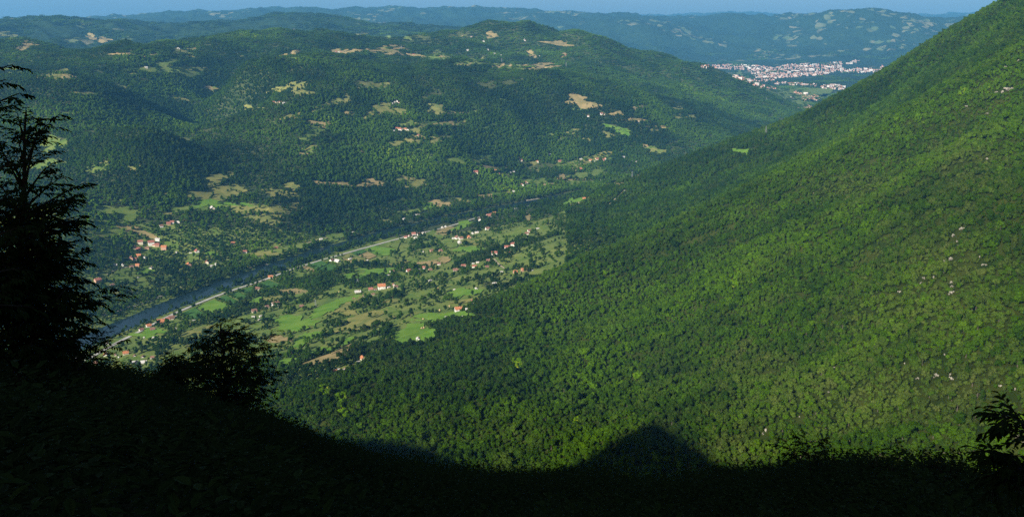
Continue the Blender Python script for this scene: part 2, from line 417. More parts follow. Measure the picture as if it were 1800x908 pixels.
def crop_rows(m, ang, wl):
    nt = m.node_tree; b = nt.nodes['Principled BSDF']; src = b.inputs['Base Color'].links[0].from_socket
    tc = nt.nodes.new('ShaderNodeTexCoord'); mp = nt.nodes.new('ShaderNodeMapping'); mp.inputs['Rotation'].default_value = (0, 0, ang)
    wv = nt.nodes.new('ShaderNodeTexWave'); wv.inputs['Scale'].default_value = 1.0 / wl; wv.inputs['Distortion'].default_value = 1.5
    nt.links.new(tc.outputs['Object'], mp.inputs[0]); nt.links.new(mp.outputs[0], wv.inputs[0])
    mx = nt.nodes.new('ShaderNodeMix'); mx.data_type = 'RGBA'; mx.blend_type = 'MULTIPLY'
    mr = nt.nodes.new('ShaderNodeMapRange'); mr.inputs[3].default_value = 0.15; mr.inputs[4].default_value = 0.0
    nt.links.new(wv.outputs['Fac'], mr.inputs[0]); nt.links.new(mr.outputs[0], mx.inputs[0])
    nt.links.new(src, mx.inputs[6]); mx.inputs[7].default_value = (0.45, 0.55, 0.4, 1); nt.links.new(mx.outputs[2], b.inputs['Base Color'])
crop_rows(FM['d'], 0.9, 14.0); crop_rows(FM['G'], 0.6, 19.0); crop_rows(FM['b'], 1.1, 11.0)
PATCH = []                                             # world outlines, kept free of trees
def patch(outl, code, lift=1.0):
    P = np.array(outl); c = P.mean(0); n = len(P)
    size = np.median(np.hypot(*(P - c).T)); dist = np.hypot(*c)
    rings = int(np.clip(size / (5 + dist / 500), 2, 14))
    lift = 1.1 + min(dist / 2600.0, 1.4)
    V = [c]; f = []
    for r in range(1, rings + 1): V += list(c + (P - c) * r / rings)
    V = np.array(V); z = height(V[:, 0], V[:, 1]) + lift
    f += [(0, 1 + k, 1 + (k + 1) % n) for k in range(n)]
    for r in range(rings - 1):
        a = 1 + r * n
        f += [(a + k, a + n + k, a + n + (k + 1) % n, a + (k + 1) % n) for k in range(n)]
    V3 = np.column_stack([V, z])
    nm, lab = FN[code]
    if ((P[1][0] - P[0][0]) * (P[2][1] - P[1][1]) - (P[1][1] - P[0][1]) * (P[2][0] - P[1][0])) < 0: f = [q[::-1] for q in f]
    o = link(nm, mesh(nm, V3, f, True), FM[code])
    tag(o, None, kind='structure')
    PATCH.append((P, P.min(0), P.max(0), code))
def ell(cx, cy, rx, ry, rot, code):
    n = int(np.clip(rx * 1.6, 22, 60)); out = []
    ca, sa = math.cos(math.radians(rot)), math.sin(math.radians(rot)); ph = rng.uniform(0, 6.28, 4)
    q_ = 1.9 if cy < 400 else 1.2
    for k in range(n):
        a = 2 * math.pi * k / n
        w = 1 + q_ * (0.20 * math.sin(2 * a + ph[0]) + 0.14 * math.sin(3 * a + ph[1]) + 0.10 * math.sin(5 * a + ph[2]) + 0.06 * math.sin(9 * a + ph[3])) + rng.normal(0, 0.11)
        u, v = rx * w * math.cos(a), ry * w * math.sin(a)
        p = at(cx + u * ca - v * sa, cy + u * sa + v * ca)
        if p is None: return
        out.append(p[:2])
    out = np.array(out); R = np.hypot(*out.T); rm = np.median(R)
    if R.max() > rm * 1.5 or R.min() < rm * 0.66:       # crosses a skyline: keep what lies on the near hill
        out = out * (np.clip(R, rm * 0.8, rm * 1.2) / R)[:, None]
    patch(out, code)
def poly(px, code, ox=0, oy=0, s=1.0):
    q = densify(np.array([at(ox + x / s, oy + y / s)[:2] for x, y in px] + [at(ox + px[0][0] / s, oy + px[0][1] / s)[:2]]), 12)[:-1]
    patch(q, code)
ELL = '''47 81 20 6 -15 b|10 62 20 4 0 y|160 65 9 4 10 b|183 70 12 4 10 b|220 97 22 3 5 b|270 97 10 3 0 b|325 88 14 4 -10 y|290 113 22 6 0 g|255 120 8 3 0 y|300 125 40 9 0 g
345 120 18 5 0 y|95 133 38 6 0 y|120 137 18 4 0 b|25 125 20 5 0 g|210 153 16 5 0 y|156 167 24 4 14 y|222 174 26 3 4 y|123 200 12 3 5 g|510 96 18 4 -10 b|525 103 14 3 0 g|423 98 8 2 0 y
595 91 16 3 0 b|510 155 26 9 -14 y|530 165 16 6 0 y|447 193 14 5 0 y|515 205 14 5 -14 y|565 219 22 5 0 b|550 232 20 9 0 g|565 190 20 6 -14 y|600 178 20 5 -14 y|545 262 12 4 0 y|320 252 20 5 0 o
365 231 14 4 0 o|95 255 30 10 -18 g|85 290 30 7 0 g|170 297 25 6 0 g|235 296 18 5 0 y|185 287 10 4 0 y|696 83 20 3 5 b|705 95 30 5 8 b|770 100 24 5 4 g|785 101 14 2 0 b|830 112 28 5 4 g
818 115 20 3 0 b|880 116 14 4 0 b|910 118 20 4 0 g|955 118 38 4 -3 b|640 90 30 4 0 b|980 77 28 3 3 b|935 96 10 4 16 b|993 98 7 3 0 b|865 62 12 4 0 b|810 62 22 5 0 o|740 66 16 4 0 o
650 150 22 8 0 y|660 157 18 5 0 g|870 150 30 8 0 o|765 168 16 8 0 o|770 195 24 8 0 y|680 195 26 9 -5 y|650 205 12 6 0 y|1020 180 24 11 0 b|1085 200 8 5 0 b|1090 229 24 5 8 G|1070 238 12 4 0 y
1003 233 14 6 0 y|960 240 14 4 0 g|1120 212 18 3 0 b|1155 224 14 3 0 b|755 218 36 6 0 g|790 218 22 4 -5 b|735 230 16 6 0 y|810 216 10 4 0 y|800 200 12 3 0 b|715 250 28 8 -8 y|770 245 16 7 0 y
735 243 12 4 0 b|825 282 34 8 5 g|855 280 14 5 0 G|862 296 22 5 -5 b|1030 284 28 10 -12 y|1055 278 16 7 0 g|960 290 30 7 0 o|1150 265 14 5 0 g|1190 205 10 3 0 y|1215 206 12 3 0 y|1303 267 12 6 0 G
933 294 16 6 0 y|1039 306 30 8 0 g|1000 290 16 7 0 g|986 314 12 4 0 b|1007 316 18 3 0 b|1021 322 40 3 -3 g|959 326 12 4 0 b|940 320 18 6 0 g|931 331 9 4 0 G|898 338 10 4 0 y|885 308 12 5 0 y
1157 267 12 6 0 y|1079 325 14 3 -13 b|1117 310 8 2 -14 b|1005 355 16 5 -22 G|1019 356 10 3 -18 b|928 383 6 6 0 b|993 373 12 3 -18 g|959 406 16 7 -22 g|905 413 20 7 -18 g|956 369 5 2 0 y
776 359 18 5 -3 b|757 363 12 4 0 G|812 354 12 4 0 y|857 345 14 3 0 b|874 341 8 3 0 g|717 375 18 5 -5 g|680 390 12 3 0 y|589 418 20 5 -9 g|652 324 28 6 3 b|603 325 20 4 0 b|568 324 14 5 0 b
724 322 30 8 0 y|716 315 12 2 0 b|376 316 24 9 0 y|373 339 32 12 0 y|408 339 24 10 0 y|369 360 34 6 0 G|408 362 12 4 0 G|436 361 10 3 0 G|334 368 28 6 0 g|478 370 46 12 0 y|497 337 36 9 0 y
462 386 24 7 0 y|212 374 28 11 0 g|198 409 20 7 0 g|240 407 30 6 13 b|376 409 10 7 0 g|303 433 16 7 0 g|373 447 10 4 0 G|471 449 22 6 -8 y|513 437 22 4 -11 g|229 489 36 11 -5 g|257 477 14 5 0 G
252 502 12 6 0 g|337 454 16 8 -10 g|237 511 9 3 0 y|206 517 8 3 0 y|269 583 22 5 -5 G|252 590 22 4 0 G|309 569 14 4 0 g|332 569 7 4 0 y|343 583 24 5 -18 y|231 632 26 6 0 g|254 644 18 5 0 g
646 481 34 7 -3 G|623 476 14 5 0 g|723 460 14 6 -15 g|698 464 14 3 -10 y|517 513 17 4 -3 b|526 520 14 5 0 g|480 526 14 4 -14 y|600 512 24 8 -8 g|583 539 32 7 -20 G|612 537 26 4 -27 y|517 569 28 11 -8 G
486 583 18 5 -14 g|489 597 20 4 0 b|537 596 18 8 -18 G|640 566 48 9 -18 y|689 549 14 5 0 g|615 550 8 5 0 y|566 617 22 4 -18 G|506 636 22 4 -11 G|726 520 14 5 0 g|729 564 16 5 0 g
729 587 30 13 -18 G|772 557 36 7 -5 G|815 515 20 7 -11 G|817 530 18 3 -8 y|734 520 20 4 -9 g|752 463 14 4 -9 b|782 457 10 4 -14 b|709 447 10 4 0 g|789 429 14 5 0 g|826 439 22 4 -5 G|832 426 14 4 0 y
895 420 20 5 -22 g|786 405 14 4 0 b|776 413 8 2 0 b|763 414 16 5 0 g|815 396 18 5 -8 G|757 482 10 5 0 g|715 486 14 6 0 g|840 470 12 4 0 g|700 500 16 4 0 g|660 515 12 4 0 g|560 560 12 5 -18 g
450 575 14 5 -12 g|430 560 12 4 -12 g|690 530 10 3 0 y|860 500 12 4 0 o|790 480 12 4 0 g|470 610 14 4 -14 g|610 600 12 4 -18 G|655 600 14 4 -18 g|540 540 12 4 -14 g|450 530 12 4 -14 G|1440 166 22 3 0 g|1425 176 12 3 -4 g|1412 167 16 2 4 y|1285 131 10 2 0 y|1418 190 10 3 0 b|1350 158 12 2 8 y'''
for s_ in ELL.replace('\n', '|').split('|'):
    q = s_.split()
    if q:
        v = list(map(float, q[:5])); g = 1.22 if v[1] > 400 and v[0] > 420 else 1.06
        ell(v[0], v[1], v[2] * g, v[3] * g, v[4], q[5])
for (x0, y0, x1, y1), n_ in (((440, 150, 900, 285), 26), ((50, 88, 400, 180), 16), ((950, 190, 1230, 275), 16), ((150, 280, 330, 420), 7), ((620, 60, 1000, 110), 8)):
    for _ in range(n_):
        ell(rng.uniform(x0, x1), rng.uniform(y0, y1), rng.uniform(5, 12), rng.uniform(1.8, 4.2), rng.uniform(-12, 8), 'ygyobg'[rng.integers(6)])
A_ = (160, 400, 3.493); B_ = (440, 420, 3.493)
for pts, code in [([(548, 532), (640, 492), (705, 538), (640, 570)], 'd'), ([(652, 488), (757, 445), (870, 482), (785, 520), (715, 538)], 'G'), ([(560, 560), (640, 572), (600, 585)], 'g'),
                  ([(775, 437), (830, 418), (905, 455), (868, 476)], 'd'), ([(838, 412), (905, 395), (965, 428), (915, 450)], 'd'), ([(912, 388), (1000, 360), (1010, 398), (960, 420)], 'd')]:
    poly(pts, code, *A_)
for pts, code in [([(30, 288), (110, 255), (190, 285), (120, 312)], 'd'), ([(235, 228), (296, 186), (385, 212), (300, 250)], 'g'), ([(304, 180), (342, 168), (408, 198), (385, 206)], 'b'),
                  ([(352, 164), (432, 136), (480, 152), (405, 190)], 'd'), ([(412, 192), (486, 154), (560, 178), (480, 206)], 'd'), ([(445, 132), (500, 116), (590, 158), (560, 174)], 'g'),
                  ([(560, 106), (600, 93), (720, 132), (690, 148)], 'y'), ([(560, 112), (640, 140), (600, 158)], 'b'), ([(618, 90), (690, 66), (715, 80), (655, 104)], 'd'), ([(660, 106), (720, 82), (775, 108), (720, 128)], 'b'),
                  ([(705, 62), (768, 44), (890, 66), (850, 104), (790, 108)], 'G'), ([(790, 42), (870, 14), (920, 26), (905, 62)], 'g'),
                  ([(285, 785), (360, 750), (480, 710), (620, 645), (628, 690), (520, 750), (400, 775)], 'b'), ([(930, 575), (960, 540), (1048, 530), (1048, 600), (960, 640), (880, 640)], 'G')]:
    poly(pts, code, *B_)
_names = {}
for o in list(COL.objects):
    if o.get('kind') == 'structure' and not o.get('label') and o.name.split('.')[0] in {v[0] for v in FN.values()}:
        bs = o.name.split('.')[0]
        c_ = np.array([v.co[:] for v in o.data.vertices]).mean(0)
        side = 'on the hills across the river' if c_[2] > 60 and c_[0] < 300 and np.hypot(*c_[:2]) > 2600 else ('on the near bank of the river' if np.hypot(*c_[:2]) < 3200 else 'in the far valley')
        o['label'] = dict(v for v in FN.values())[bs] + ' ' + side
        o['group'] = bs.replace('_', ' ') + 's ' + side

poly([(1250, 125), (1300, 122), (1330, 150), (1400, 155), (1466, 156), (1456, 168), (1430, 182), (1412, 188), (1395, 182), (1330, 158)], 'g')
COL.objects[-1]['label'] = 'pale green flats of the plain round the village before the town'
def inpoly(x, y, P):
    r = np.zeros(x.shape, bool); x1, y1 = P[-1]
    for x2, y2 in P:
        c = ((y1 > y) != (y2 > y)) & (x < (x2 - x1) * (y - y1) / (y2 - y1 + 1e-12) + x1)
        r ^= c; x1, y1 = x2, y2
    return r
THIN = {'G': .02, 'g': .16, 'd': 0.0, 'y': .16, 'b': .07, 'o': .35}
def in_fields(x, y):
    r = np.zeros(len(x), bool); keep = rng.random(len(x)); gap = np.clip(noise(x, y, 45, 57, 2) * 2.2 + .6, 0, 2)
    for P, lo, hi, code in PATCH:
        s = np.nonzero((x >= lo[0]) & (x <= hi[0]) & (y >= lo[1]) & (y <= hi[1]))[0]
        if len(s): r[s] |= inpoly(x[s], y[s], P) & (keep[s] > THIN[code] * gap[s] * (1.2 if math.hypot(*P.mean(0)) > 3300 else 1.0))
    return r
# ------------------------------------------------------------------ trees
def leaf_material(name, ramp, dry=(0.080, 0.100, 0.026)):
    m = bpy.data.materials.new(name); m.use_nodes = True; nt = m.node_tree; b = nt.nodes['Principled BSDF']
    b.inputs['Roughness'].default_value = 0.8; b.inputs['Specular IOR Level'].default_value = 0.03
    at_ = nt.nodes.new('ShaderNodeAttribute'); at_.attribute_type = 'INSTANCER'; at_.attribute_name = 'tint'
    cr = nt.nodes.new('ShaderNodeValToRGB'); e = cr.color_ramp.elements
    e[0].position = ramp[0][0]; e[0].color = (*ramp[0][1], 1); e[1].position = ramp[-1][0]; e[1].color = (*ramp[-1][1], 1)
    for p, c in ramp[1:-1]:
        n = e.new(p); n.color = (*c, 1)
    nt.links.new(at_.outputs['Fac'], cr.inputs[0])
    ad = nt.nodes.new('ShaderNodeAttribute'); ad.attribute_type = 'INSTANCER'; ad.attribute_name = 'dry'
    col = ramp_mix(nt, ad.outputs['Fac'], cr.outputs[0], dry)
    tc = nt.nodes.new('ShaderNodeTexCoord')
    fac, _ = nfac(nt, tc.outputs['Object'], 0.9, 0.3, 0.75, 3)
    mx = nt.nodes.new('ShaderNodeMix'); mx.data_type = 'RGBA'; mx.blend_type = 'MULTIPLY'; mx.inputs[0].default_value = 1.0
    rr = ramp_mix(nt, fac, (0.82, 0.82, 0.85), (1.18, 1.15, 1.0))
    nt.links.new(col, mx.inputs[6]); nt.links.new(rr, mx.inputs[7]); nt.links.new(mx.outputs[2], b.inputs['Base Color'])
    return m
M_leaf = leaf_material('broad_leaves', [(0.0, (0.009, 0.024, 0.004)), (0.3, (0.021, 0.051, 0.003)), (0.65, (0.050, 0.108, 0.003)), (0.9, (0.086, 0.172, 0.004)), (1.0, (0.26, 0.31, 0.02))])
M_bark = mat('bark', (0.10, 0.085, 0.065), 0.95, (0.05, 0.042, 0.032), 1.5)
ICO_V = None
def ico():
    global ICO_V
    if ICO_V is None:
        t = (1 + 5 ** 0.5) / 2
        v = np.array([(-1, t, 0), (1, t, 0), (-1, -t, 0), (1, -t, 0), (0, -1, t), (0, 1, t), (0, -1, -t), (0, 1, -t), (t, 0, -1), (t, 0, 1), (-t, 0, -1), (-t, 0, 1)], float)
        v /= np.linalg.norm(v[0])
        f = [(0, 11, 5), (0, 5, 1), (0, 1, 7), (0, 7, 10), (0, 10, 11), (1, 5, 9), (5, 11, 4), (11, 10, 2), (10, 7, 6), (7, 1, 8), (3, 9, 4), (3, 4, 2), (3, 2, 6), (3, 6, 8), (3, 8, 9), (4, 9, 5), (2, 4, 11), (6, 2, 10), (8, 6, 7), (9, 8, 1)]
        ICO_V = (v, f)
    return ICO_V
def crown_geo(r, n, w, h, base, leaf, nl=7, V=None, Fc=None, off=(0, 0, 0)):
    """lumpy crown of many small leafy faces round a few darker cores"""
    V = [] if V is None else V; Fc = [] if Fc is None else Fc
    off = np.array(off, float); lob = []
    for i in range(nl):
        a = r.uniform(0, 6.28); q = r.uniform(0.1, 0.62); zz = r.uniform(0.22, 0.80)
        k = math.sqrt(max(0.1, 1 - ((zz - 0.42) / 0.62) ** 2))
        lob.append((np.array([w * q * k * math.cos(a), w * q * k * math.sin(a), base + h * zz]), r.uniform(0.20, 0.40) * w * k + 0.04 * h))
    lob.append((np.array([0, 0, base + h * 0.5]), 0.45 * w))
    iv, fi = ico()
    for c, rad in lob:
        s = len(V); V += [tuple(off + c + p * rad * 0.80 * r.uniform(0.8, 1.1)) for p in iv]
        Fc += [(a + s, b + s, d + s) for a, b, d in fi]
    for i in range(n):
        c, rad = lob[r.integers(len(lob))]
        d = r.normal(0, 1, 3); d[2] = d[2] * 0.9 + 0.35; d /= np.linalg.norm(d)
        p = c + d * rad * r.uniform(0.85, 1.12)
        nrm = d + r.normal(0, 0.45, 3); nrm /= np.linalg.norm(nrm)
        t = np.cross(nrm, r.normal(0, 1, 3)); t /= np.linalg.norm(t) + 1e-9; b = np.cross(nrm, t)
        s1, s2 = leaf * r.uniform(0.6, 1.25), leaf * r.uniform(0.45, 0.9)
        s = len(V)
        V += [tuple(off + p - t * s1), tuple(off + p - b * s2 + nrm * 0.12 * leaf), tuple(off + p + t * s1 - nrm * 0.25 * leaf), tuple(off + p + b * s2)]
        Fc.append((s, s + 1, s + 2, s + 3))
    return V, Fc
def trunk_geo(h, r0, lean=0.0, limbs=3, r=None):
    V, Fc = [], []
    def tube(a, b, ra, rb, n=6):
        a = np.array(a, float); b = np.array(b, float); d = b - a; d /= np.linalg.norm(d)
        u = np.cross(d, (0.3, 0.9, 0.1)); u /= np.linalg.norm(u); w = np.cross(d, u); s = len(V)
        for p, rr in ((a, ra), (b, rb)):
            for k in range(n):
                t = 6.2832 * k / n; V.append(tuple(p + (u * math.cos(t) + w * math.sin(t)) * rr))
        for k in range(n): Fc.append((s + k, s + (k + 1) % n, s + n + (k + 1) % n, s + n + k))
    tube((0, 0, -0.8), (lean * .5, 0, h * .45), r0, r0 * 0.75); tube((lean * .5, 0, h * .45), (lean, 0, h * .9), r0 * 0.75, r0 * 0.3)
    for k in range(limbs):
        a = 2.1 * k + 0.6; z = h * (0.4 + 0.13 * k)
        tube((lean * .5, 0, z), (lean * .5 + math.cos(a) * h * .28, math.sin(a) * h * .28, z + h * .25), r0 * 0.45, r0 * 0.15, 5)
    return V, Fc
KINDS = []                                             # (name, crown mesh, trunk mesh)
for k, (w, h, base, n, leaf, nm) in enumerate([(4.0, 6.6, 1.4, 420, 0.44, 'forest_tree'), (3.5, 7.8, 1.6, 400, 0.42, 'forest_tree'), (4.9, 6.0, 1.2, 460, 0.46, 'forest_tree'), (3.2, 3.8, 0.1, 300, 0.38, 'forest_tree'),
                                               (4.6, 8.6, 1.9, 260, 0.70, 'field_tree'), (3.4, 10.2, 2.0, 260, 0.66, 'field_tree'), (3.9, 6.8, 1.2, 220, 0.66, 'field_tree'), (5.8, 8.2, 1.6, 560, 0.50, 'forest_tree'), (2.3, 9.6, 1.0, 320, 0.42, 'forest_tree')]):
    r = np.random.default_rng(100 + k)
    KINDS.append((nm, mesh(nm + '_crown', *crown_geo(r, n, w, h, base, leaf, 11 if nm == 'forest_tree' else 8)), mesh(nm + '_trunk', *trunk_geo(base + h * 0.7, 0.20 + 0.02 * h, 0.3))))
    KINDS[-1][1].materials.append(M_leaf); KINDS[-1][2].materials.append(M_bark)

def scatter(name, P, sc, rz, tint, dry, vi, protos, label, sz=None):
    """one object that sets a crown on every point of the list"""
    me = bpy.data.meshes.new(name); me.vertices.add(len(P)); me.vertices.foreach_set('co', np.asarray(P, np.float32).ravel())
    for an, ty, arr in (('sc', 'FLOAT', sc), ('rz', 'FLOAT', rz), ('tint', 'FLOAT', tint), ('dry', 'FLOAT', dry), ('vi', 'INT', vi), ('sz', 'FLOAT', sz if sz is not None else sc)):
        a = me.attributes.new(an, ty, 'POINT'); a.data.foreach_set('value', np.asarray(arr, np.int32 if ty == 'INT' else np.float32))
    ng = bpy.data.node_groups.new(name, 'GeometryNodeTree')
    ng.interface.new_socket('Geometry', in_out='INPUT', socket_type='NodeSocketGeometry'); ng.interface.new_socket('Geometry', in_out='OUTPUT', socket_type='NodeSocketGeometry')
    N = ng.nodes; Lk = ng.links
    gi, go = N.new('NodeGroupInput'), N.new('NodeGroupOutput')
    ip = N.new('GeometryNodeInstanceOnPoints'); jn = N.new('GeometryNodeJoinGeometry')
    for p in reversed(protos):
        oi = N.new('GeometryNodeObjectInfo'); oi.transform_space = 'ORIGINAL'; oi.inputs['Object'].default_value = p; oi.inputs['As Instance'].default_value = True
        Lk.new(oi.outputs['Geometry'], jn.inputs[0])
    def attr(n, ty):
        a = N.new('GeometryNodeInputNamedAttribute'); a.data_type = ty; a.inputs['Name'].default_value = n; return a.outputs[0]
    cx = N.new('ShaderNodeCombineXYZ'); Lk.new(attr('rz', 'FLOAT'), cx.inputs[2])
    cs = N.new('ShaderNodeCombineXYZ'); s_ = attr('sc', 'FLOAT'); Lk.new(s_, cs.inputs[0]); Lk.new(s_, cs.inputs[1]); Lk.new(attr('sz', 'FLOAT'), cs.inputs[2])
    Lk.new(gi.outputs[0], ip.inputs['Points']); Lk.new(jn.outputs[0], ip.inputs['Instance']); ip.inputs['Pick Instance'].default_value = True
    Lk.new(attr('vi', 'INT'), ip.inputs['Instance Index']); Lk.new(cx.outputs[0], ip.inputs['Rotation']); Lk.new(cs.outputs[0], ip.inputs['Scale'])
    Lk.new(ip.outputs[0], go.inputs[0])
    o = link(name, me); md = o.modifiers.new('scatter', 'NODES'); md.node_group = ng
    return tag(o, label, kind='stuff')

def grid_points(r0, r1, sp, az=math.radians(33)):
    x = np.arange(-r1 * math.sin(az), r1 * math.sin(az), sp); y = np.arange(r0 * math.cos(az), r1, sp)
    gx, gy = np.meshgrid(x, y); gx = gx + (np.arange(gx.shape[0]) % 2)[:, None] * sp * .5
    gx = gx.ravel() + rng.uniform(-.42, .42, gx.size) * sp; gy = gy.ravel() + rng.uniform(-.42, .42, gy.size) * sp
    rr = np.hypot(gx, gy); k = (rr >= r0) & (rr < r1) & (np.abs(np.arctan2(gx, gy)) < az)
    return gx[k], gy[k]
EDGE = np.array([(0, 630), (200, 660), (300, 690), (400, 720), (480, 735), (520, 752), (560, 764), (600, 776), (660, 781), (700, 783), (760, 797), (800, 812), (830, 826), (860, 833), (950, 834), (1000, 830), (1030, 816),
                 (1060, 795), (1100, 770), (1135, 752), (1148, 746), (1160, 752), (1190, 770), (1220, 792), (1250, 812), (1275, 826), (1310, 829), (1360, 824), (1420, 813), (1480, 815), (1550, 822), (1620, 832), (1700, 848), (1800, 853)], float)
# sites of houses, rocks and roads keep the trees away
KEEP = []                                              # (x, y, radius)
def own(x, y):
    fi, fj = gidx(x, y)
    return OWN[np.clip(np.rint(fi).astype(int), 0, NA - 1), np.clip(np.rint(fj).astype(int), 0, NR - 1)]
def keep_clear(x, y):
    ok = np.ones(len(x), bool)
    for kx, ky, kr in KEEP:
        s = np.abs(x - kx) < kr
        if s.any():
            i = np.nonzero(s)[0]; ok[i] &= np.hypot(x[i] - kx, y[i] - ky) > kr
    for P, half in ROADS:
        s = np.nonzero((x > P[:, 0].min() - 12) & (x < P[:, 0].max() + 12) & (y > P[:, 1].min() - 12) & (y < P[:, 1].max() + 12))[0]
        if len(s): ok[s] &= polydist(x[s], y[s], P[::2] if len(P) > 8 else P) > half + 5.0
    return ok
# ------------------------------------------------------------------ houses
def plaster(name, c): return mat(name, c, 0.9, tuple(v * 0.86 for v in c), 0.5)
WALLS = {'white': plaster('white_plaster', (0.72, 0.69, 0.64)), 'cream': plaster('cream_plaster', (0.66, 0.58, 0.45)), 'salmon': plaster('salmon_brick', (0.44, 0.27, 0.19)), 'grey': plaster('grey_block', (0.42, 0.40, 0.37))}
ROOFS = {'red': plaster('red_tiles', (0.30, 0.115, 0.085)), 'orange': plaster('orange_tiles', (0.42, 0.165, 0.08)), 'brown': plaster('brown_tiles', (0.20, 0.105, 0.08)), 'pale': plaster('pale_sheet_roof', (0.48, 0.46, 0.44))}
M_glass = mat('window_glass', (0.03, 0.035, 0.04), 0.15, spec=0.5)
M_wood = mat('door_wood', (0.12, 0.07, 0.04), 0.7)
def box(V, Fc, x0, x1, y0, y1, z0, z1):
    s = len(V); V += [(x, y, z) for z in (z0, z1) for x, y in ((x0, y0), (x1, y0), (x1, y1), (x0, y1))]
    Fc += [tuple(s + i for i in q) for q in ((3, 2, 1, 0), (4, 5, 6, 7), (0, 1, 5, 4), (1, 2, 6, 5), (2, 3, 7, 6), (3, 0, 4, 7))]
def gable(V, Fc, L, W, z0, ze, zr, dx=0.0, dy=0.0):
    s = len(V); l, w = L / 2, W / 2
    V += [(dx + a, dy + b, c) for a, b, c in [(-l, -w, z0), (l, -w, z0), (l, w, z0), (-l, w, z0), (-l, -w, ze), (l, -w, ze), (l, w, ze), (-l, w, ze), (-l, 0, zr), (l, 0, zr)]]
    Fc += [tuple(s + i for i in q) for q in ((0, 1, 5, 4), (2, 3, 7, 6), (1, 2, 6, 9, 5), (3, 0, 4, 8, 7), (3, 2, 1, 0), (4, 5, 9, 8), (6, 7, 8, 9))]
def gable_roof(V, Fc, L, W, ze, zr, dx=0.0, dy=0.0, over=0.7, th=0.28):
    l = L / 2 + over; w = W / 2 + over; sl = (zr - ze) / (W / 2); zo = ze - over * sl
    for s_ in (-1, 1):
        s = len(V)
        V += [(dx - l, dy + s_ * w, zo + .06), (dx + l, dy + s_ * w, zo + .06), (dx + l, dy, zr + .06), (dx - l, dy, zr + .06), (dx - l, dy + s_ * w, zo + th + .06), (dx + l, dy + s_ * w, zo + th + .06), (dx + l, dy, zr + th + .06), (dx - l, dy, zr + th + .06)]
        q = ((3, 2, 1, 0), (4, 5, 6, 7), (0, 1, 5, 4), (1, 2, 6, 5), (2, 3, 7, 6), (3, 0, 4, 7))
        Fc += [tuple(s + i for i in (f if s_ < 0 else f[::-1])) for f in q]
def hip_roof(V, Fc, L, W, ze, zr, over=0.7):
    l = L / 2 + over; w = W / 2 + over; k = l - w * 0.9; s = len(V)
    V += [(-l, -w, ze), (l, -w, ze), (l, w, ze), (-l, w, ze), (-l, -w, ze + .3), (l, -w, ze + .3), (l, w, ze + .3), (-l, w, ze + .3), (-k, 0, zr + .3), (k, 0, zr + .3)]
    Fc += [tuple(s + i for i in q) for q in ((3, 2, 1, 0), (0, 1, 5, 4), (1, 2, 6, 5), (2, 3, 7, 6), (3, 0, 4, 7), (4, 5, 9, 8), (5, 6, 9), (6, 7, 8, 9), (7, 4, 8))]
HV = []                                                # per variant: wall, roof, chimney, window sites, door site
for L_, W_, ze, zr, kind in [(12, 10, 5.6, 9.0, 'gable'), (11, 9, 3.6, 7.6, 'gable'), (12, 11, 6.0, 9.0, 'hip'), (13, 9, 4.4, 8.2, 'wing'), (9, 6, 2.8, 4.8, 'gable')]:
    V, Fc = [], []; R_, RF = [], []
    if kind == 'hip': box(V, Fc, -L_ / 2, L_ / 2, -W_ / 2, W_ / 2, -3, ze); hip_roof(R_, RF, L_, W_, ze + .01, zr)
    else: gable(V, Fc, L_, W_, -3, ze, zr); gable_roof(R_, RF, L_, W_, ze, zr)
    if kind == 'wing': box(V, Fc, -2.2, 3.4, -W_ / 2 - 3.2, -W_ / 2 + .1, -3, 2.9); box(R_, RF, -2.6, 3.8, -W_ / 2 - 3.6, -W_ / 2 - 0.05, 2.95, 3.2)
    C_, CF = [], []; box(C_, CF, L_ * .18, L_ * .18 + .9, -1.6, -.7, zr - 2.2, zr + 1.3)
    win = []
    rows = [1.4] if ze < 5 else [1.3, 3.9]
    if kind != 'wing':
        for z in rows:
            for xx in (-L_ * .3, L_ * .3): win.append((xx, -W_ / 2 - .02, z, 0.0))
    for z in rows:
        for xx in (-L_ * .3, 0.0, L_ * .3): win.append((xx, W_ / 2 + .02, z, math.pi))
        for yy in (-W_ * .22, W_ * .22): win.append((-L_ / 2 - .02, yy, z, -math.pi / 2)); win.append((L_ / 2 + .02, yy, z, math.pi / 2))
    HV.append((mesh('house_wall', V, Fc), mesh('house_roof', R_, RF), mesh('house_chimney', C_, CF), win, (0.0 if kind != 'wing' else -L_ * .32, -W_ / 2 - .03, 0.0), L_))
V, Fc = [], []; box(V, Fc, -.65, .65, -.05, .05, 0, 1.45); ME_win = mesh('house_window', V, Fc); ME_win.materials.append(M_glass)
V, Fc = [], []; box(V, Fc, -.55, .55, -.05, .05, -.1, 2.2); ME_door = mesh('house_door', V, Fc); ME_door.materials.append(M_wood)
for w_, r_, c_, *_ in HV:
    for me in (w_, r_, c_): me.materials.append(WALLS['white'])
def inst(name, me, parent, loc=(0, 0, 0), rz=0.0, material=None):
    o = bpy.data.objects.new(name, me); COL.objects.link(o); o.parent = parent; o.location = loc; o.rotation_euler = (0, 0, rz)
    if material is not None: o.material_slots[0].link = 'OBJECT'; o.material_slots[0].material = material
    return o
HOUSE_XY = []
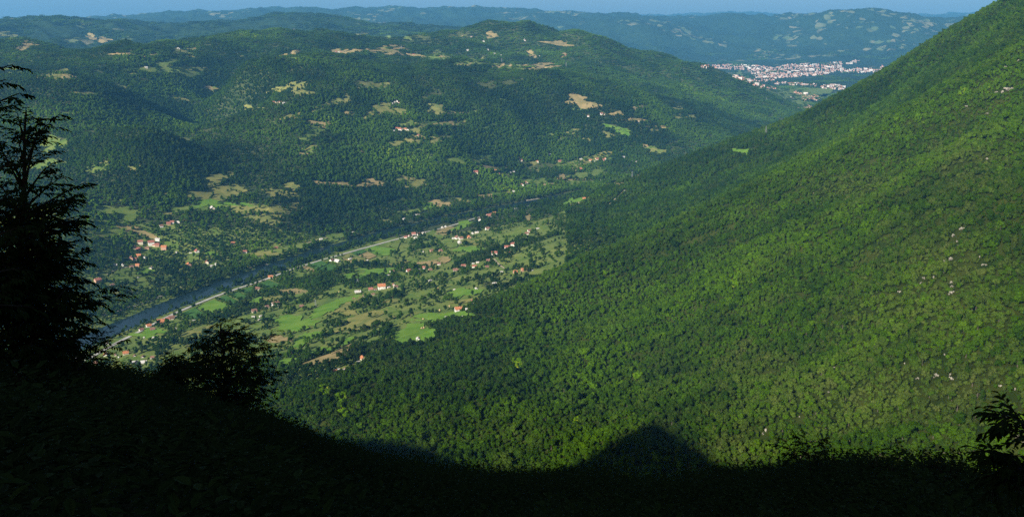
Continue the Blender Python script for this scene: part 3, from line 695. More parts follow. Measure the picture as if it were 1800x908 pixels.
def house(px, py, w, wall, roof, var, rz, label, group=None, cat='house', name='house', full=None):
    p = at(px, py)
    if p is None: return
    x, y, z = p; R = math.hypot(x, y)
    wall_, roof_, chim, win, door, L_ = HV[var]
    s = float(np.clip(0.86 * w * R / F / L_, 0.5, 1.5))
    root = empty(name, (x, y, z + 0.2), rz, s)
    tag(root, label, cat, group)
    inst('wall', wall_, root, material=WALLS[wall])
    ro = inst('roof', roof_, root, material=ROOFS[roof])
    if R < 3300: inst('chimney', chim, ro, material=WALLS['salmon'])
    if R < 2300:
        for wx, wy, wz, wr in win: inst('window', ME_win, root, (wx, wy, wz), wr)
        inst('door', ME_door, root, door)
    KEEP.append((x, y, 7.0 * s + 3.5))
    t = np.array([x, y]) / R
    for k in (11, 19): KEEP.append((x - t[0] * k, y - t[1] * k, 7.5))   # yard in front
    HOUSE_XY.append((x, y))
ORD = ['first', 'second', 'third', 'fourth', 'fifth', 'sixth', 'seventh', 'eighth', 'ninth', 'tenth', 'eleventh', 'twelfth', 'thirteenth', 'fourteenth']
# place, crop origin and scale of the measurements, then x y width wall roof variant
G_ = (0, 0, 1.0); A_ = (160, 400, 3.493); B_ = (440, 420, 3.493); C_ = (700, 360, 3.493); D_ = (880, 260, 5.673); E_ = (140, 260, 4.286); F_ = (540, 290, 4.286); U1 = (0, 0, 2.997); U2 = (600, 0, 2.997)
W3, C3, S3, G3 = 'white', 'cream', 'salmon', 'grey'
CL = [
 ('upper row of the far bank hamlet', A_, 0.3, '265 125 7 cream brown 1|290 137 8 salmon red 1|303 98 9 cream red 0|345 128 7 salmon brown 4|370 103 11 white red 0|388 112 6 cream red 4|406 112 8 salmon red 1|409 77 8 white pale 4|449 131 10 salmon orange 0|525 153 5 white pale 4'),
 ('lower row of the far bank hamlet', A_, 0.2, '150 233 6 grey pale 4|195 234 6 white pale 4|247 198 9 salmon red 0|268 200 7 cream red 1|292 180 9 salmon orange 1|328 185 6 white pale 4|248 243 7 cream brown 4|286 236 7 salmon orange 1|368 254 8 cream pale 4'),
 ('loose row above the far bank trees', A_, 0.5, '600 238 10 salmon orange 0|611 160 5 white pale 4|650 152 9 white red 1|712 218 8 cream red 1|740 238 6 grey pale 4|768 228 6 white pale 4|870 99 6 cream orange 1|945 152 7 white red 1'),
 ('meadow edge beside the dark tree', A_, 0.7, '42 333 11 salmon red 0|60 323 6 white pale 4|130 356 7 cream brown 4|289 310 4 white pale 4'),
 ('row between road and green strips', A_, 0.62, '310 632 8 white brown 1|355 608 9 white orange 1|378 630 9 grey brown 1|430 586 14 white orange 3|472 566 8 white red 1|494 560 11 cream brown 3|525 552 6 grey pale 4'),
 ('garden strip below the riverside row', A_, 0.6, '328 678 5 white pale 4|385 676 5 white pale 4|515 622 5 cream pale 4|598 590 6 cream pale 4|632 573 5 white pale 4'),
 ('low hamlet by the near left trees', A_, 0.4, '90 784 10 white orange 3|150 785 6 cream brown 4|172 800 5 white pale 4|213 776 10 cream orange 1|268 792 7 grey brown 1|318 800 8 grey brown 1|378 800 7 white brown 1|272 838 11 white pale 1|325 834 11 white pale 3|30 835 8 cream brown 1|100 715 7 white pale 4|710 861 9 white pale 4'),
 ('orchard above the dark bush', B_, 0.5, '25 448 10 cream brown 1|18 481 6 white pale 4|64 476 6 white pale 4|55 497 5 grey pale 4|105 421 8 cream brown 1|150 408 11 white brown 0|165 398 8 cream brown 1|315 419 8 white brown 1'),
 ('gate of the riverside strips', B_, 0.55, '34 310 8 cream red 1|46 312 8 white brown 1|65 316 6 cream pale 4|125 240 9 white orange 1|160 56 6 salmon red 4|235 200 7 white pale 4'),
 ('strip fields beside the road', B_, 0.95, '500 137 8 white brown 1|520 133 7 white pale 4|536 144 10 white pale 1|612 127 7 white pale 4|720 134 4 white pale 4'),
 ('farm cluster amid the near bank', B_, 0.45, '635 370 6 cream brown 4|660 332 15 white pale 4|702 353 7 grey brown 1|740 314 9 grey red 1|754 343 7 cream brown 4|768 312 6 grey brown 4|806 305 15 white orange 0|810 276 8 white brown 1|850 300 6 cream pale 4|880 287 7 white red 1|893 298 8 white brown 1'),
 ('hedged gardens beyond the orange roof', B_, 0.4, '845 229 7 cream pale 4|870 205 8 white brown 1|946 181 7 white brown 1|971 203 8 white red 1'),
 ('wood edge under the yellow strip', B_, 0.6, '516 820 10 salmon orange 1|545 802 5 grey pale 4|566 806 7 white pale 4|585 797 6 white brown 4|632 778 5 grey pale 4|664 756 6 white pale 4|690 738 11 cream orange 1'),
 ('green meadow at the forest edge', C_, 0.15, '370 655 15 white orange 0|467 605 12 white red 0|420 640 5 white pale 4|393 688 4 white pale 4|505 592 5 white brown 4|292 690 3 white pale 4|122 830 11 white pale 4|150 763 5 cream brown 4'),
 ('terrace row below the ridge', C_, 0.1, '352 409 10 white brown 1|400 384 9 white red 0|468 388 9 white red 0|460 362 5 white pale 4|487 358 6 cream pale 4|545 386 7 salmon brown 1|555 351 9 white brown 1|635 413 5 white pale 4'),
 ('three tall houses on the slope', C_, 0.15, '590 308 11 white red 0|622 303 5 white pale 4|668 271 10 white red 0|706 254 11 white red 2|676 294 6 salmon red 4'),
 ('last yards under the near mountain', C_, 0.2, '718 415 8 salmon orange 1|770 406 10 salmon orange 1|822 404 4 white pale 4|590 487 8 white pale 4|480 520 7 white pale 4|345 522 4 white pale 4'),
 ('hedgerow hamlet west of the terraces', C_, 0.3, '38 391 6 white brown 1|64 409 8 white red 1|130 398 5 cream pale 4|150 397 10 white red 0|197 403 7 salmon brown 1|196 468 6 white pale 4|205 286 7 salmon brown 1|250 367 7 white brown 1|261 286 7 salmon brown 1|155 290 4 white pale 4'),
 ('farmyard above small stubble fields', C_, 0.3, '338 208 5 white pale 4|362 207 9 white brown 1|386 211 8 white brown 1|420 190 6 salmon red 4|436 205 8 salmon orange 1|458 178 6 white pale 4|482 174 7 cream pale 4|378 236 9 grey pale 4|548 152 8 white brown 1'),
 ('white row at the road bend', C_, 0.35, '45 203 6 white red 1|57 195 5 grey brown 4|75 196 7 white brown 1|95 184 8 white red 1|106 205 6 white pale 4|128 186 7 white red 1|156 177 7 cream pale 4|272 143 6 cream pale 4|292 138 6 white pale 4'),
 ('roadside by the narrow river end', C_, 0.3, '500 96 7 white brown 1|556 73 9 white red 1|580 67 9 salmon red 1|592 58 8 salmon orange 1'),
 ('scrubby slope over the terraces', C_, 0.3, '790 182 8 white brown 1|807 165 8 white brown 1|855 150 6 cream pale 4|830 158 4 white pale 4'),
 ('grassy shoulder below the ridge wood', D_, 0.3, '697 541 3 white pale 4|770 553 5 cream pale 4|832 511 6 salmon orange 1|924 437 3 white pale 4|1237 433 4 white pale 4'),
 ('valley floor past the river bend', D_, 0.3, '215 376 6 white red 1|256 358 8 cream red 1|134 444 4 white pale 4|98 249 4 white pale 4|130 245 4 white pale 4'),
 ('green clearing under the far hills', D_, 0.3, '367 140 5 cream orange 1|590 140 6 salmon red 1|790 226 8 white orange 0|800 116 5 cream pale 4|893 132 6 white orange 1|960 118 6 cream red 1|1024 128 6 salmon red 1|1046 120 6 white orange 1|940 140 4 cream pale 4|485 68 4 white pale 4'),
 ('wood margin east of the green clearing', D_, 0.3, '1225 99 5 white pale 4|1330 135 6 white pale 1|1352 142 4 cream pale 4|1283 156 3 white pale 4'),
 ('track among the far bank woods', E_, 0.4, '617 592 6 white brown 1|670 574 7 salmon red 1|697 565 7 white red 1|744 560 5 white pale 4|1000 466 10 cream pale 1|1157 720 6 cream orange 1'),
 ('lane on the far bank slope', F_, 0.4, '1240 58 4 white pale 4|1270 62 8 cream red 1|1418 46 5 white orange 1|1440 70 5 cream red 4|1530 62 4 white pale 4|1556 55 4 white pale 4'),
 ('far bank strip among the poplars', F_, 0.5, '1556 206 6 white pale 4|105 563 6 white pale 4|345 509 4 white pale 4|640 432 3 white pale 4|830 386 8 cream pale 4|730 411 6 white pale 4'),
 ('upper pastures on the left skyline', U1, 0.4, '308 266 4 white pale 4|323 264 4 white pale 4|225 361 3 white pale 4|620 283 3 white red 4|940 262 5 white pale 1|985 257 3 white red 4|1030 258 3 cream red 4'),
 ('upper pastures under the middle skyline', U1, 0.4, '970 318 4 cream red 4|770 358 5 white pale 4|1550 157 3 white pale 4|1770 277 4 white red 1|1785 279 4 white pale 4|1797 276 3 white red 4'),
 ('bright hamlet amid the hills', U1, 0.3, '1408 556 4 cream red 4|1424 548 5 white red 1|1440 545 6 white red 1|1457 540 5 white red 1|1476 541 5 cream red 4|1495 545 4 white pale 4'),
 ('red roofed hamlet by the long meadow', U2, 0.3, '277 690 3 white pale 4|291 680 5 white red 1|305 683 6 white orange 1|320 687 6 white red 1|336 683 5 cream orange 1|349 687 5 white red 1|405 718 5 cream red 1|505 856 4 white pale 4'),
 ('small hamlet in the hill woods', U2, 0.3, '268 545 3 white pale 4|280 538 4 white pale 4|293 535 4 white pale 1|303 541 3 white red 4'),
 ('pastures round the far summit', U2, 0.3, '640 192 3 cream red 4|685 196 3 white red 4|750 220 4 white pale 4|665 268 4 white pale 4|770 266 4 white pale 4|808 286 4 white pale 4|840 296 4 white pale 4|1045 299 3 white pale 4|380 290 4 cream red 4|300 285 3 white red 4'),
 ('clearings above the ridge end', U2, 0.3, '1300 612 4 white red 4|1370 601 5 white red 1|1385 603 3 cream red 4|1180 292 4 cream red 4|1690 455 3 white pale 4|1565 640 4 cream red 4'),
]
for place, (ox, oy, sc_), rz0, txt in CL:
    hs = [q.split() for q in txt.split('|')]
    hs.sort(key=lambda q: float(q[0]))
    for i, q in enumerate(hs):
        shed = q[5] == '4'
        lab = '%s %s, %s roof, %s from left of the %s' % (q[3], 'shed' if shed else 'house', q[4], ORD[i], place)
        house(ox + float(q[0]) / sc_, oy + float(q[1]) / sc_, float(q[2]), q[3], q[4], int(q[5]), rz0 + random.choice((0, 0, 1.57)) + random.uniform(-.25, .25), lab, 'houses and sheds of the ' + place, 'shed' if shed else 'house', 'shed' if shed else 'house')
# white village and town on the plain
TOWN = (1220, 90, 5.0)
def pts_in(px, n):
    P = np.array(px, float); lo, hi = P.min(0), P.max(0); out = []
    while len(out) < n:
        q = rng.uniform(lo, hi, (400, 2)); q = q[inpoly(q[:, 0], q[:, 1], P)]; out += list(q)
    return out[:n]
for q in pts_in([(930, 410), (1000, 395), (1085, 385), (1105, 420), (1090, 436), (960, 442)], 46):
    house(TOWN[0] + q[0] / 5, TOWN[1] + q[1] / 5, rng.uniform(1.8, 3.0), random.choice((W3, W3, C3, S3)), random.choice(('red', 'orange', 'red', 'brown')), random.choice((0, 1, 2)), rng.uniform(0, 3.1),
          'tiny pale house in the tight village on the plain before the town', 'houses of the village on the plain')
for q in pts_in([(985, 470), (1010, 468), (1100, 482), (1095, 500), (1040, 508), (1000, 500)], 14):
    house(TOWN[0] + q[0] / 5, TOWN[1] + q[1] / 5, rng.uniform(1.6, 2.6), random.choice((C3, S3, W3)), random.choice(('red', 'brown')), 1, rng.uniform(0, 3.1),
          'tiny house beside the tan fields where the plain meets the ridge', 'houses by the tan fields of the plain')
tv, tf, tm = [], [], []
def town_block(x, y, z, L_, W_, h_, rh, rz, wi, ri):
    V, Fc = [], []; gable(V, Fc, L_, W_, -4, h_, h_ + rh)
    c, s = math.cos(rz), math.sin(rz); b = len(tv)
    tv.extend((x + a * c - d * s, y + a * s + d * c, z + 2 + e) for a, d, e in V)
    for k, f in enumerate(Fc): tf.append(tuple(i + b for i in f)); tm.append(ri if k >= 5 else wi)
TP = [([(440, 130), (560, 125), (700, 150), (820, 118), (1000, 108), (1120, 112), (1210, 98), (1300, 92), (1305, 160), (1180, 205), (1000, 222), (700, 242), (540, 236), (490, 190)], 950, 0.85),
      ([(60, 135), (300, 112), (450, 122), (450, 168), (280, 160), (60, 150)], 170, 1.0), ([(1290, 160), (1480, 150), (1620, 152), (1730, 172), (1725, 190), (1290, 195)], 150, 0.9),
      ([(700, 275), (900, 285), (1080, 295), (1080, 318), (900, 302), (700, 290)], 90, 0.9), ([(1110, 305), (1250, 300), (1345, 315), (1340, 345), (1240, 338), (1110, 330)], 70, 0.9),
      ([(380, 240), (700, 250), (720, 270), (400, 285)], 40, 1.1), ([(470, 295), (640, 300), (720, 335), (640, 340)], 22, 1.2), ([(1330, 115), (1440, 72), (1460, 84), (1400, 118)], 34, 0.9), ([(1640, 125), (1660, 125), (1665, 160), (1640, 160)], 8, 1.2),
      ([(340, 234), (440, 228), (450, 242), (350, 246)], 14, 1.8), ([(880, 350), (1000, 375), (990, 400), (880, 380)], 12, 1.0)]
for px, n, k in TP:
    for q in pts_in(px, n):
        p = at(TOWN[0] + q[0] / 5, TOWN[1] + q[1] / 5)
        if p is None or math.hypot(p[0], p[1]) < 6200: continue
        if rng.random() < 0.07: town_block(*p, rng.uniform(24, 50), rng.uniform(12, 16), rng.uniform(9, 19), 0.6, rng.uniform(0, 3.1), int(rng.choice([0, 0, 1])), int(rng.choice([6, 4, 6])))
        else: town_block(*p, k * rng.uniform(8, 15), k * rng.uniform(8, 11), rng.uniform(3.5, 6.5), rng.uniform(3.5, 6), rng.uniform(0, 3.1), int(rng.choice([0, 1, 1, 2, 2, 2, 2])), int(rng.choice([3, 3, 4, 4, 5, 6])))
        if rng.random() < 0.5: KEEP.append((p[0], p[1], 16.0))
me = mesh('town_houses', tv, tf)
for m in (plaster('town_pale_walls', (0.58, 0.53, 0.50)), plaster('town_pink_walls', (0.50, 0.38, 0.34)), plaster('town_brick_walls', (0.40, 0.25, 0.21)), plaster('town_red_roofs', (0.34, 0.15, 0.13)), ROOFS['orange'], ROOFS['brown'], ROOFS['pale']): me.materials.append(m)
me.polygons.foreach_set('material_index', np.array(tm, np.int32))
tag(link('town_houses', me), 'dense red and white houses of the distant town on the plain', kind='stuff')
# churches with a steeple
def church(px, py, s, wall, label):
    x, y, z = at(px, py); root = empty('church', (x, y, z), 0.5, s); tag(root, label, 'church', None)
    V, Fc = [], []; gable(V, Fc, 16, 9, -2, 6, 10); link('nave', mesh('nave', V, Fc), WALLS[wall], root)
    V, Fc = [], []; gable_roof(V, Fc, 16, 9, 6, 10); link('roof', mesh('nave_roof', V, Fc), ROOFS['red'], root)
    V, Fc = [], []; box(V, Fc, -12.5, -8.1, -2.2, 2.2, -2, 17); tw = link('tower', mesh('tower', V, Fc), WALLS[wall], root)
    V = [(-12.8, -2.5, 17.02), (-7.8, -2.5, 17.02), (-7.8, 2.5, 17.02), (-12.8, 2.5, 17.02), (-10.3, 0, 24)]
    link('spire', mesh('spire', V, [(3, 2, 1, 0), (0, 1, 4), (1, 2, 4), (2, 3, 4), (3, 0, 4)]), ROOFS['brown' if wall != 'white' else 'pale'], tw)
    V, Fc = [], []
    for k in (9, 14): box(V, Fc, -11, -9.6, -2.26, -2.21, k - 1, k + 1)
    link('opening', mesh('tower_openings', V, Fc), M_glass, tw)
    KEEP.append((x, y, 20)); KEEP.append((x * .995, y * .995, 16))
church(1392, 174, 1.0, 'white', 'small white church with pointed steeple beside the village on the plain')
church(880 + 203 / 5.673, 260 + 130 / 5.673, 0.8, 'cream', 'cream church with red roof and slim tower above the far clearing')
church(600 + 968 / 2.997, 215 / 2.997, 0.7, 'white', 'white chapel standing just below the far summit')

# ------------------------------------------------------------------ pylons, poles, hay, rocks
M_steel = mat('galvanised_steel', (0.36, 0.37, 0.38), 0.5, metal=0.6)
def rod(V, Fc, a, b, r0):
    a = np.array(a, float); b = np.array(b, float); d = (b - a) / np.linalg.norm(b - a)
    u = np.cross(d, (0.31, 0.87, 0.2)); u /= np.linalg.norm(u); w = np.cross(d, u); s = len(V)
    for p in (a, b):
        for su, sw in ((1, 1), (-1, 1), (-1, -1), (1, -1)): V.append(tuple(p + u * su * r0 + w * sw * r0))
    Fc += [tuple(s + i for i in q) for q in ((0, 1, 5, 4), (1, 2, 6, 5), (2, 3, 7, 6), (3, 0, 4, 7), (0, 3, 2, 1), (4, 5, 6, 7))]
PL = []
for sx, sy in ((1, 1), (-1, 1), (-1, -1), (1, -1)):
    V, Fc = [], []; rod(V, Fc, (3 * sx, 3 * sy, -1), (.5 * sx, .5 * sy, 28), 0.22); PL.append(('leg', mesh('pylon_leg', V, Fc)))
for z, w in ((19, 6.5), (23, 5.2), (27, 3.8)):
    V, Fc = [], []; rod(V, Fc, (-w, 0, z + .4), (w, 0, z + .4), 0.2); rod(V, Fc, (-w, 0, z + .4), (0, .9, z + 1.6), .12); rod(V, Fc, (w, 0, z + .4), (0, -.9, z + 1.6), .12); PL.append(('cross_arm', mesh('pylon_arm', V, Fc)))
V, Fc = [], []
for k in range(7):
    z0, z1 = k * 3.6, k * 3.6 + 3.6; a, b = 3 - 2.5 * (z0 + 1) / 29, 3 - 2.5 * (z1 + 1) / 29
    for s in (-1, 1):
        rod(V, Fc, (-a, s * a, z0), (b, s * b, z1), .1); rod(V, Fc, (s * a, a, z0), (s * b, -b, z1), .1)
PL.append(('bracing', mesh('pylon_bracing', V, Fc)))
for _, me in PL: me.materials.append(M_steel)
for px, py, s, lab in [(1346, 236, 1.0, 'lattice power pylon standing on the ridge line of the mountain'), (1111, 315, 1.0, 'lattice power pylon near the top of the cleared track'), (1347, 178, 0.9, 'lattice pylon on the wooded hill before the plain'),
                       (995, 119, 1.2, 'lattice pylon at the end of the long tan field'), (882, 112, 1.1, 'lattice pylon on the tan field below the far summit'), (706, 90, 1.1, 'lattice pylon in the tan clearing on the skyline'), (629, 504, 0.75, 'thin pylon among hedges beside the pale roofed barn'), (555, 540, 0.7, 'thin pylon in the orchard on the near bank')]:
    x, y, z = at(px, py); root = empty('power_pylon', (x, y, z), 0.6, s); tag(root, lab, 'pylon', 'power pylons')
    for nm, me in PL: inst(nm, me, root)
    KEEP.append((x, y, 5))
M_hay = mat('hay', (0.42, 0.33, 0.16), 0.95, (0.26, 0.20, 0.09), 1.2)
def hay_mesh(seed):
    r = np.random.default_rng(seed); V = []; Fc = []; n = 10
    prof = [(1.5, -.4), (1.75, .5), (1.7, 1.3), (1.25, 2.2), (.6, 2.9), (.12, 3.5)]
    for rr, z in prof: V += [(rr * math.cos(6.283 * k / n) * r.uniform(.9, 1.1), rr * math.sin(6.283 * k / n) * r.uniform(.9, 1.1), z + r.uniform(-.08, .08)) for k in range(n)]
    for j in range(len(prof) - 1): Fc += [(j * n + k, j * n + (k + 1) % n, (j + 1) * n + (k + 1) % n, (j + 1) * n + k) for k in range(n)]
    Fc.append(tuple(range(50, 60))); me = mesh('haystack', V, Fc, True); me.materials.append(M_hay); return me
HM = [hay_mesh(k) for k in (1, 2, 3)]
for i, (px, py, lab) in enumerate([(741, 578, 'left haystack of the pair on the lower bright meadow'), (745, 577, 'right haystack of the pair on the lower bright meadow'), (790, 539, 'haystack on the bright meadow above the orange roofed house'), (773, 546, 'lone haystack left of the orange roofed house'),
                                   (744, 562, 'haystack near the hedge of the bright meadow'), (596, 514, 'haystack between the hedges of the near bank'), (770, 508, 'small haystack in the upper meadow'), (590, 520, 'haystack at the foot of the hedged meadow')]):
    x, y, z = at(px, py); o = link('haystack', HM[i % 3]); o.location = (x, y, z + .8); o.rotation_euler = (0, 0, i); o.scale = (1.15,) * 3; tag(o, lab, 'haystack', 'haystacks on the meadows'); KEEP.append((x, y, 6)); KEEP.append((x * .995, y * .995, 5))
M_rock = mat('limestone', (0.33, 0.305, 0.255), 0.9, (0.12, 0.11, 0.085), 0.7, 6, bump=0.5)
def rock_mesh(seed):
    iv, fi = ico(); r = np.random.default_rng(seed)
    v = [p for p in iv]; f = []; cache = {}
    def mid(a, b):
        k = (min(a, b), max(a, b))
        if k not in cache: q = v[a] + v[b]; v.append(q / np.linalg.norm(q)); cache[k] = len(v) - 1
        return cache[k]
    for a, b, c in fi:
        x, y, z = mid(a, b), mid(b, c), mid(c, a); f += [(a, x, z), (x, b, y), (z, y, c), (x, y, z)]
    v = np.array(v); f = list(f); cut = r.normal(0, 1, (7, 3)); cut /= np.linalg.norm(cut, axis=1)[:, None]
    for c in cut:
        d = v @ c; h = r.uniform(.45, .75); v = v - np.maximum(0, d - h)[:, None] * c
    v = v * np.array([1.0, .8, 1.15]) + r.normal(0, .13, v.shape)
    n0 = len(v); v = [v * .62]; f = [f]; b0 = list(f[0])
    for q in range(1, 5):                               # broken ledges beside the main block
        a = r.uniform(0, 6.28); sc_ = r.uniform(.22, .5)
        v.append(v[0] / .62 * sc_ * np.array([1.3, 1, r.uniform(.5, 1.1)]) @ np.array([[math.cos(a), -math.sin(a), 0], [math.sin(a), math.cos(a), 0], [0, 0, 1]]) + np.array([r.uniform(-1.3, 1.3), r.uniform(-.7, .5), r.uniform(-.7, .35)]))
        f.append([tuple(i + q * n0 for i in t) for t in b0])
    v = np.concatenate(v); f = [t for g in f for t in g]
    me = mesh('outcrop', v, f); me.materials.append(M_rock); return me
RM = [rock_mesh(k) for k in range(5)]
ROCK = [(1772, 160, 13), (1762, 163, 8), (1752, 165, 6), (1783, 106, 6), (1790, 108, 4), (1768, 118, 3), (1735, 280, 6), (1690, 403, 7), (1675, 415, 8), (1684, 425, 4), (1685, 434, 5), (1671, 457, 10), (1660, 460, 4), (1672, 497, 5), (1673, 505, 5), (1673, 516, 9), (1668, 519, 4),
        (1641, 489, 5), (1624, 491, 5), (1618, 498, 4), (1581, 514, 5), (1353, 554, 3), (1727, 466, 4), (1722, 452, 4), (1734, 466, 3), (1645, 661, 8), (1641, 664, 4), (1672, 668, 7), (1670, 660, 4), (1613, 667, 5), (1568, 704, 4), (1346, 757, 9), (1341, 763, 5), (1789, 770, 9), (1797, 776, 6), (1758, 680, 5), (1784, 685, 6), (1465, 648, 4), (1405, 733, 3),
        (1457, 690, 3), (1698, 188, 4), (1430, 340, 2), (690, 683, 3), (655, 679, 3), (1735, 200, 3), (1660, 625, 4), (1590, 640, 3)]
for i, (px, py, w) in enumerate(ROCK):
    p = at(px, py)
    x, y, z = p; R = math.hypot(x, y); s = w * R / F * 0.44
    o = link('rock_outcrop', RM[i % 5]); o.location = (x, y, z + 0.3 * s + 0.8); o.scale = (s * 1.1, s, s * 0.9 + .5); o.rotation_euler = (0, 0, i * 1.7)
    if w == 13: tag(o, 'largest pale limestone outcrop, high on the mountainside under the skyline', 'rock')
    elif i == 11: tag(o, 'rounded pale outcrop in the middle of the dry slope', 'rock')
    elif i == 15: tag(o, 'pale rock at the foot of the thin rocky rib', 'rock')
    elif i == 31: tag(o, 'pale boulder just above the shadow edge of the mountain', 'rock')
    else: tag(o, 'small pale limestone outcrop among the shrubs of the mountainside', 'rock', 'small limestone outcrops on the mountainside')
    t = np.array([x, y]) / R
    for k in (0, 5, 10): KEEP.append((x - t[0] * k, y - t[1] * k, s * .8 + 2.4))
# ------------------------------------------------------------------ planting the forest
DRYC = [(1650, 470, 110, 70), (1420, 690, 150, 60), (1600, 560, 130, 50), (1720, 680, 90, 60), (1500, 330, 80, 25), (1700, 300, 70, 60), (1330, 640, 60, 30), (1290, 790, 60, 25), (1580, 700, 120, 40)]
YEL = [(1090, 677, 7), (1118, 667, 5), (1012, 741, 5), (605, 727, 8), (570, 690, 9), (600, 700, 8), (1690, 165, 8), (910, 640, 10), (1290, 500, 8)]
def attributes(x, y, z, o):
    px, py = project(x, y, z)
    n = len(x)
    stand = noise(x, y, 120, 41, 3); stand2 = noise(x, y, 520, 42, 3)
    tint = 0.42 + 0.27 * stand + 0.20 * stand2 + rng.normal(0, 0.085, n) + 0.14 * noise(x, y, 26, 46, 2)
    tint = tint + np.where(o == 1, 0.01, -0.04) - np.where(o == 0, 0.20, 0.0)  - np.where(o == 2, 0.03, 0.0)
    tint = np.where((o == 0) & (np.hypot(x, y) > 2550), tint + 0.17 + 0.42 * noise(x, y, 230, 44, 3), tint)
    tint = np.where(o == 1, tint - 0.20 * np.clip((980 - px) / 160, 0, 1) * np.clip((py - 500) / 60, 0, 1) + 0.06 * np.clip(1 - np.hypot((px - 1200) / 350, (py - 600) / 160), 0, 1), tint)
    dry = np.clip(0.03 + 0.20 * noise(x, y, 70, 43, 3) + rng.normal(0, 0.10, n), 0, 0.5)
    for cx, cy, rx, ry in DRYC:
        d = ((px - cx) / rx) ** 2 + ((py - cy) / ry) ** 2
        dry = np.where((o == 1) & (d < 2), np.maximum(dry, np.clip(0.42 * np.exp(-d * 1.1) + rng.normal(0, 0.2, n) + 0.3 * noise(x, y, 35, 45, 2), 0, 0.75)), dry)
    tint = np.clip(tint, 0.02, 0.93)
    for cx, cy, r in YEL: 
        s = (np.hypot(px - cx, (py - cy)) < r) & (o == 1); tint = np.where(s, np.clip(0.86 + rng.normal(0, .07, n), 0, 1), tint); dry = np.where(s, 0, dry)
    return tint, dry, px, py
FD = at(830, 530)[:2] - at(480, 640)[:2]; FD = FD / np.linalg.norm(FD)      # run of the hedges along the slope
RAZ, RRR = np.arctan2(rivd[:, 0], rivd[:, 1]), np.hypot(rivd[:, 0], rivd[:, 1])
def plant(r0, r1, sp, thin):
    x, y = grid_points(r0, r1, sp)
    z = height(x, y); o = own(x, y)
    fi, fj = gidx(x, y)
    k = ~hidden(x, y, 0.006, 9.0) & (bil(dr, fi, fj) > RW + 5) & ~in_fields(x, y) & keep_clear(x, y)
    thr = rng.random(len(x)); gap = noise(x, y, 60, 51, 3)
    az = np.arctan2(x, y); rr = np.hypot(x, y)
    nearbank = (o == 0) & (rr < np.interp(az, RAZ, RRR)) & (az < 0.06) & (rr < 3300)
    hu = (x * FD[0] + y * FD[1]) / 2.4; hv = -x * FD[1] + y * FD[0]
    hedge = (np.abs(noise(hu, hv, 40, 52, 2)) < 0.115) | (noise(hu, hv, 46, 53, 2) > 0.50) | (bil(dr, fi, fj) < RW + 26) | (noise(x, y, 400, 56, 2) > 0.30)
    open_ = 0.8 * noise(x, y, 130, 54, 4) + 0.55 * noise(x, y, 40, 55, 2)
    drop = np.where(o != 0, 0.02, np.where(nearbank, np.where(hedge, 0.04, 0.95), np.where(open_ > 0.36, 0.62, thin * 0.12)))
    steep = np.hypot(height(x + 12, y) - z, height(x, y + 12) - z) / 12 > 0.30
    drop = np.where(steep & (o == 0), np.minimum(drop, .05), drop)
    k &= thr > drop
    return x[k], y[k], z[k], o[k]
SC = []                                                 # forest and field trees planted so far
for r0, r1, sp, thin, only in ((560, 1000, 4.7, .1, 0), (1000, 1500, 5.3, .35, 0), (1500, 2100, 6.8, .55, 0), (2100, 2900, 8.2, .50, 0), (2900, 4600, 10.2, .18, 0), (3000, 6000, 7.5, .1, 1)):
    x, y, z, o = plant(r0, r1, sp, thin)
    if only:                                            # steep banks need more trees for the same cover
        s = (o == 0) & (np.hypot(height(x + 12, y) - z, height(x, y + 12) - z) / 12 > 0.42); x, y, z, o = x[s], y[s], z[s], o[s]
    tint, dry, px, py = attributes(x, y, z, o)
    vi = np.where(o == 0, rng.choice([4, 5, 6, 6, 3, 0], len(x)), rng.choice([0, 0, 1, 2, 2, 3, 3, 7, 8], len(x), p=[.14, .12, .15, .14, .12, .08, .08, .12, .05]))
    vi = np.where((o == 1) & (dry > 0.42) & (rng.random(len(x)) < .6), 3, vi)
    sc = np.exp(rng.normal(0, 0.30, len(x))) * np.where(o == 0, np.where(r1 < 3000, 1.06, 1.45), np.where(o == 1, 0.80, 1.12)) * (sp / 6.4) ** 0.25
    dri = bil(dr, *gidx(x, y)); bank = (dri < RW + 30) & (o == 0); sc = np.where(bank, sc * np.where(np.hypot(x, y) > 2400, 1.45, 0.72), sc); tint = np.where(bank, np.minimum(tint, .30), tint)
    sc = np.minimum(sc, 1.9)
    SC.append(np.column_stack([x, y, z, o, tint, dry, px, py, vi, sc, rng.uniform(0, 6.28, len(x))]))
SC = np.concatenate(SC)
inframe = (SC[:, 6] > 8) & (SC[:, 6] < 1792) & (SC[:, 7] > 8)
above = SC[:, 7] < np.interp(SC[:, 6], EDGE[:, 0], EDGE[:, 1]) - 5
R_ = np.hypot(SC[:, 0], SC[:, 1])
vis = ~hidden(SC[:, 0], SC[:, 1], 0.0, 2.0)
score = np.where(inframe & above & vis, SC[:, 9] / R_, 0)
f_ids = np.nonzero(SC[:, 3] == 1)[0]; f_ids = f_ids[np.argsort(-score[f_ids])][:300]
gap_ = noise(SC[:, 0], SC[:, 1], 60, 51, 3)
v_ids = np.nonzero((SC[:, 3] == 0) & (R_ < 2400) & (SC[:, 8] >= 4) & (SC[:, 8] <= 6))[0]; v_ids = v_ids[np.argsort(-score[v_ids])][:160]
proto = {}
def single(i, label, group):
    x, y, z, o, tint, dry, px, py, vi, sc, rz = SC[i]; vi = int(vi)
    nm, cm, tm_ = KINDS[vi]
    root = empty(nm, (x, y, z), rz, sc); tag(root, label, 'tree', group)
    t = inst('trunk', tm_, root); c = inst('crown', cm, root)
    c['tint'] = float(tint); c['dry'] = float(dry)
    proto.setdefault(vi, c)
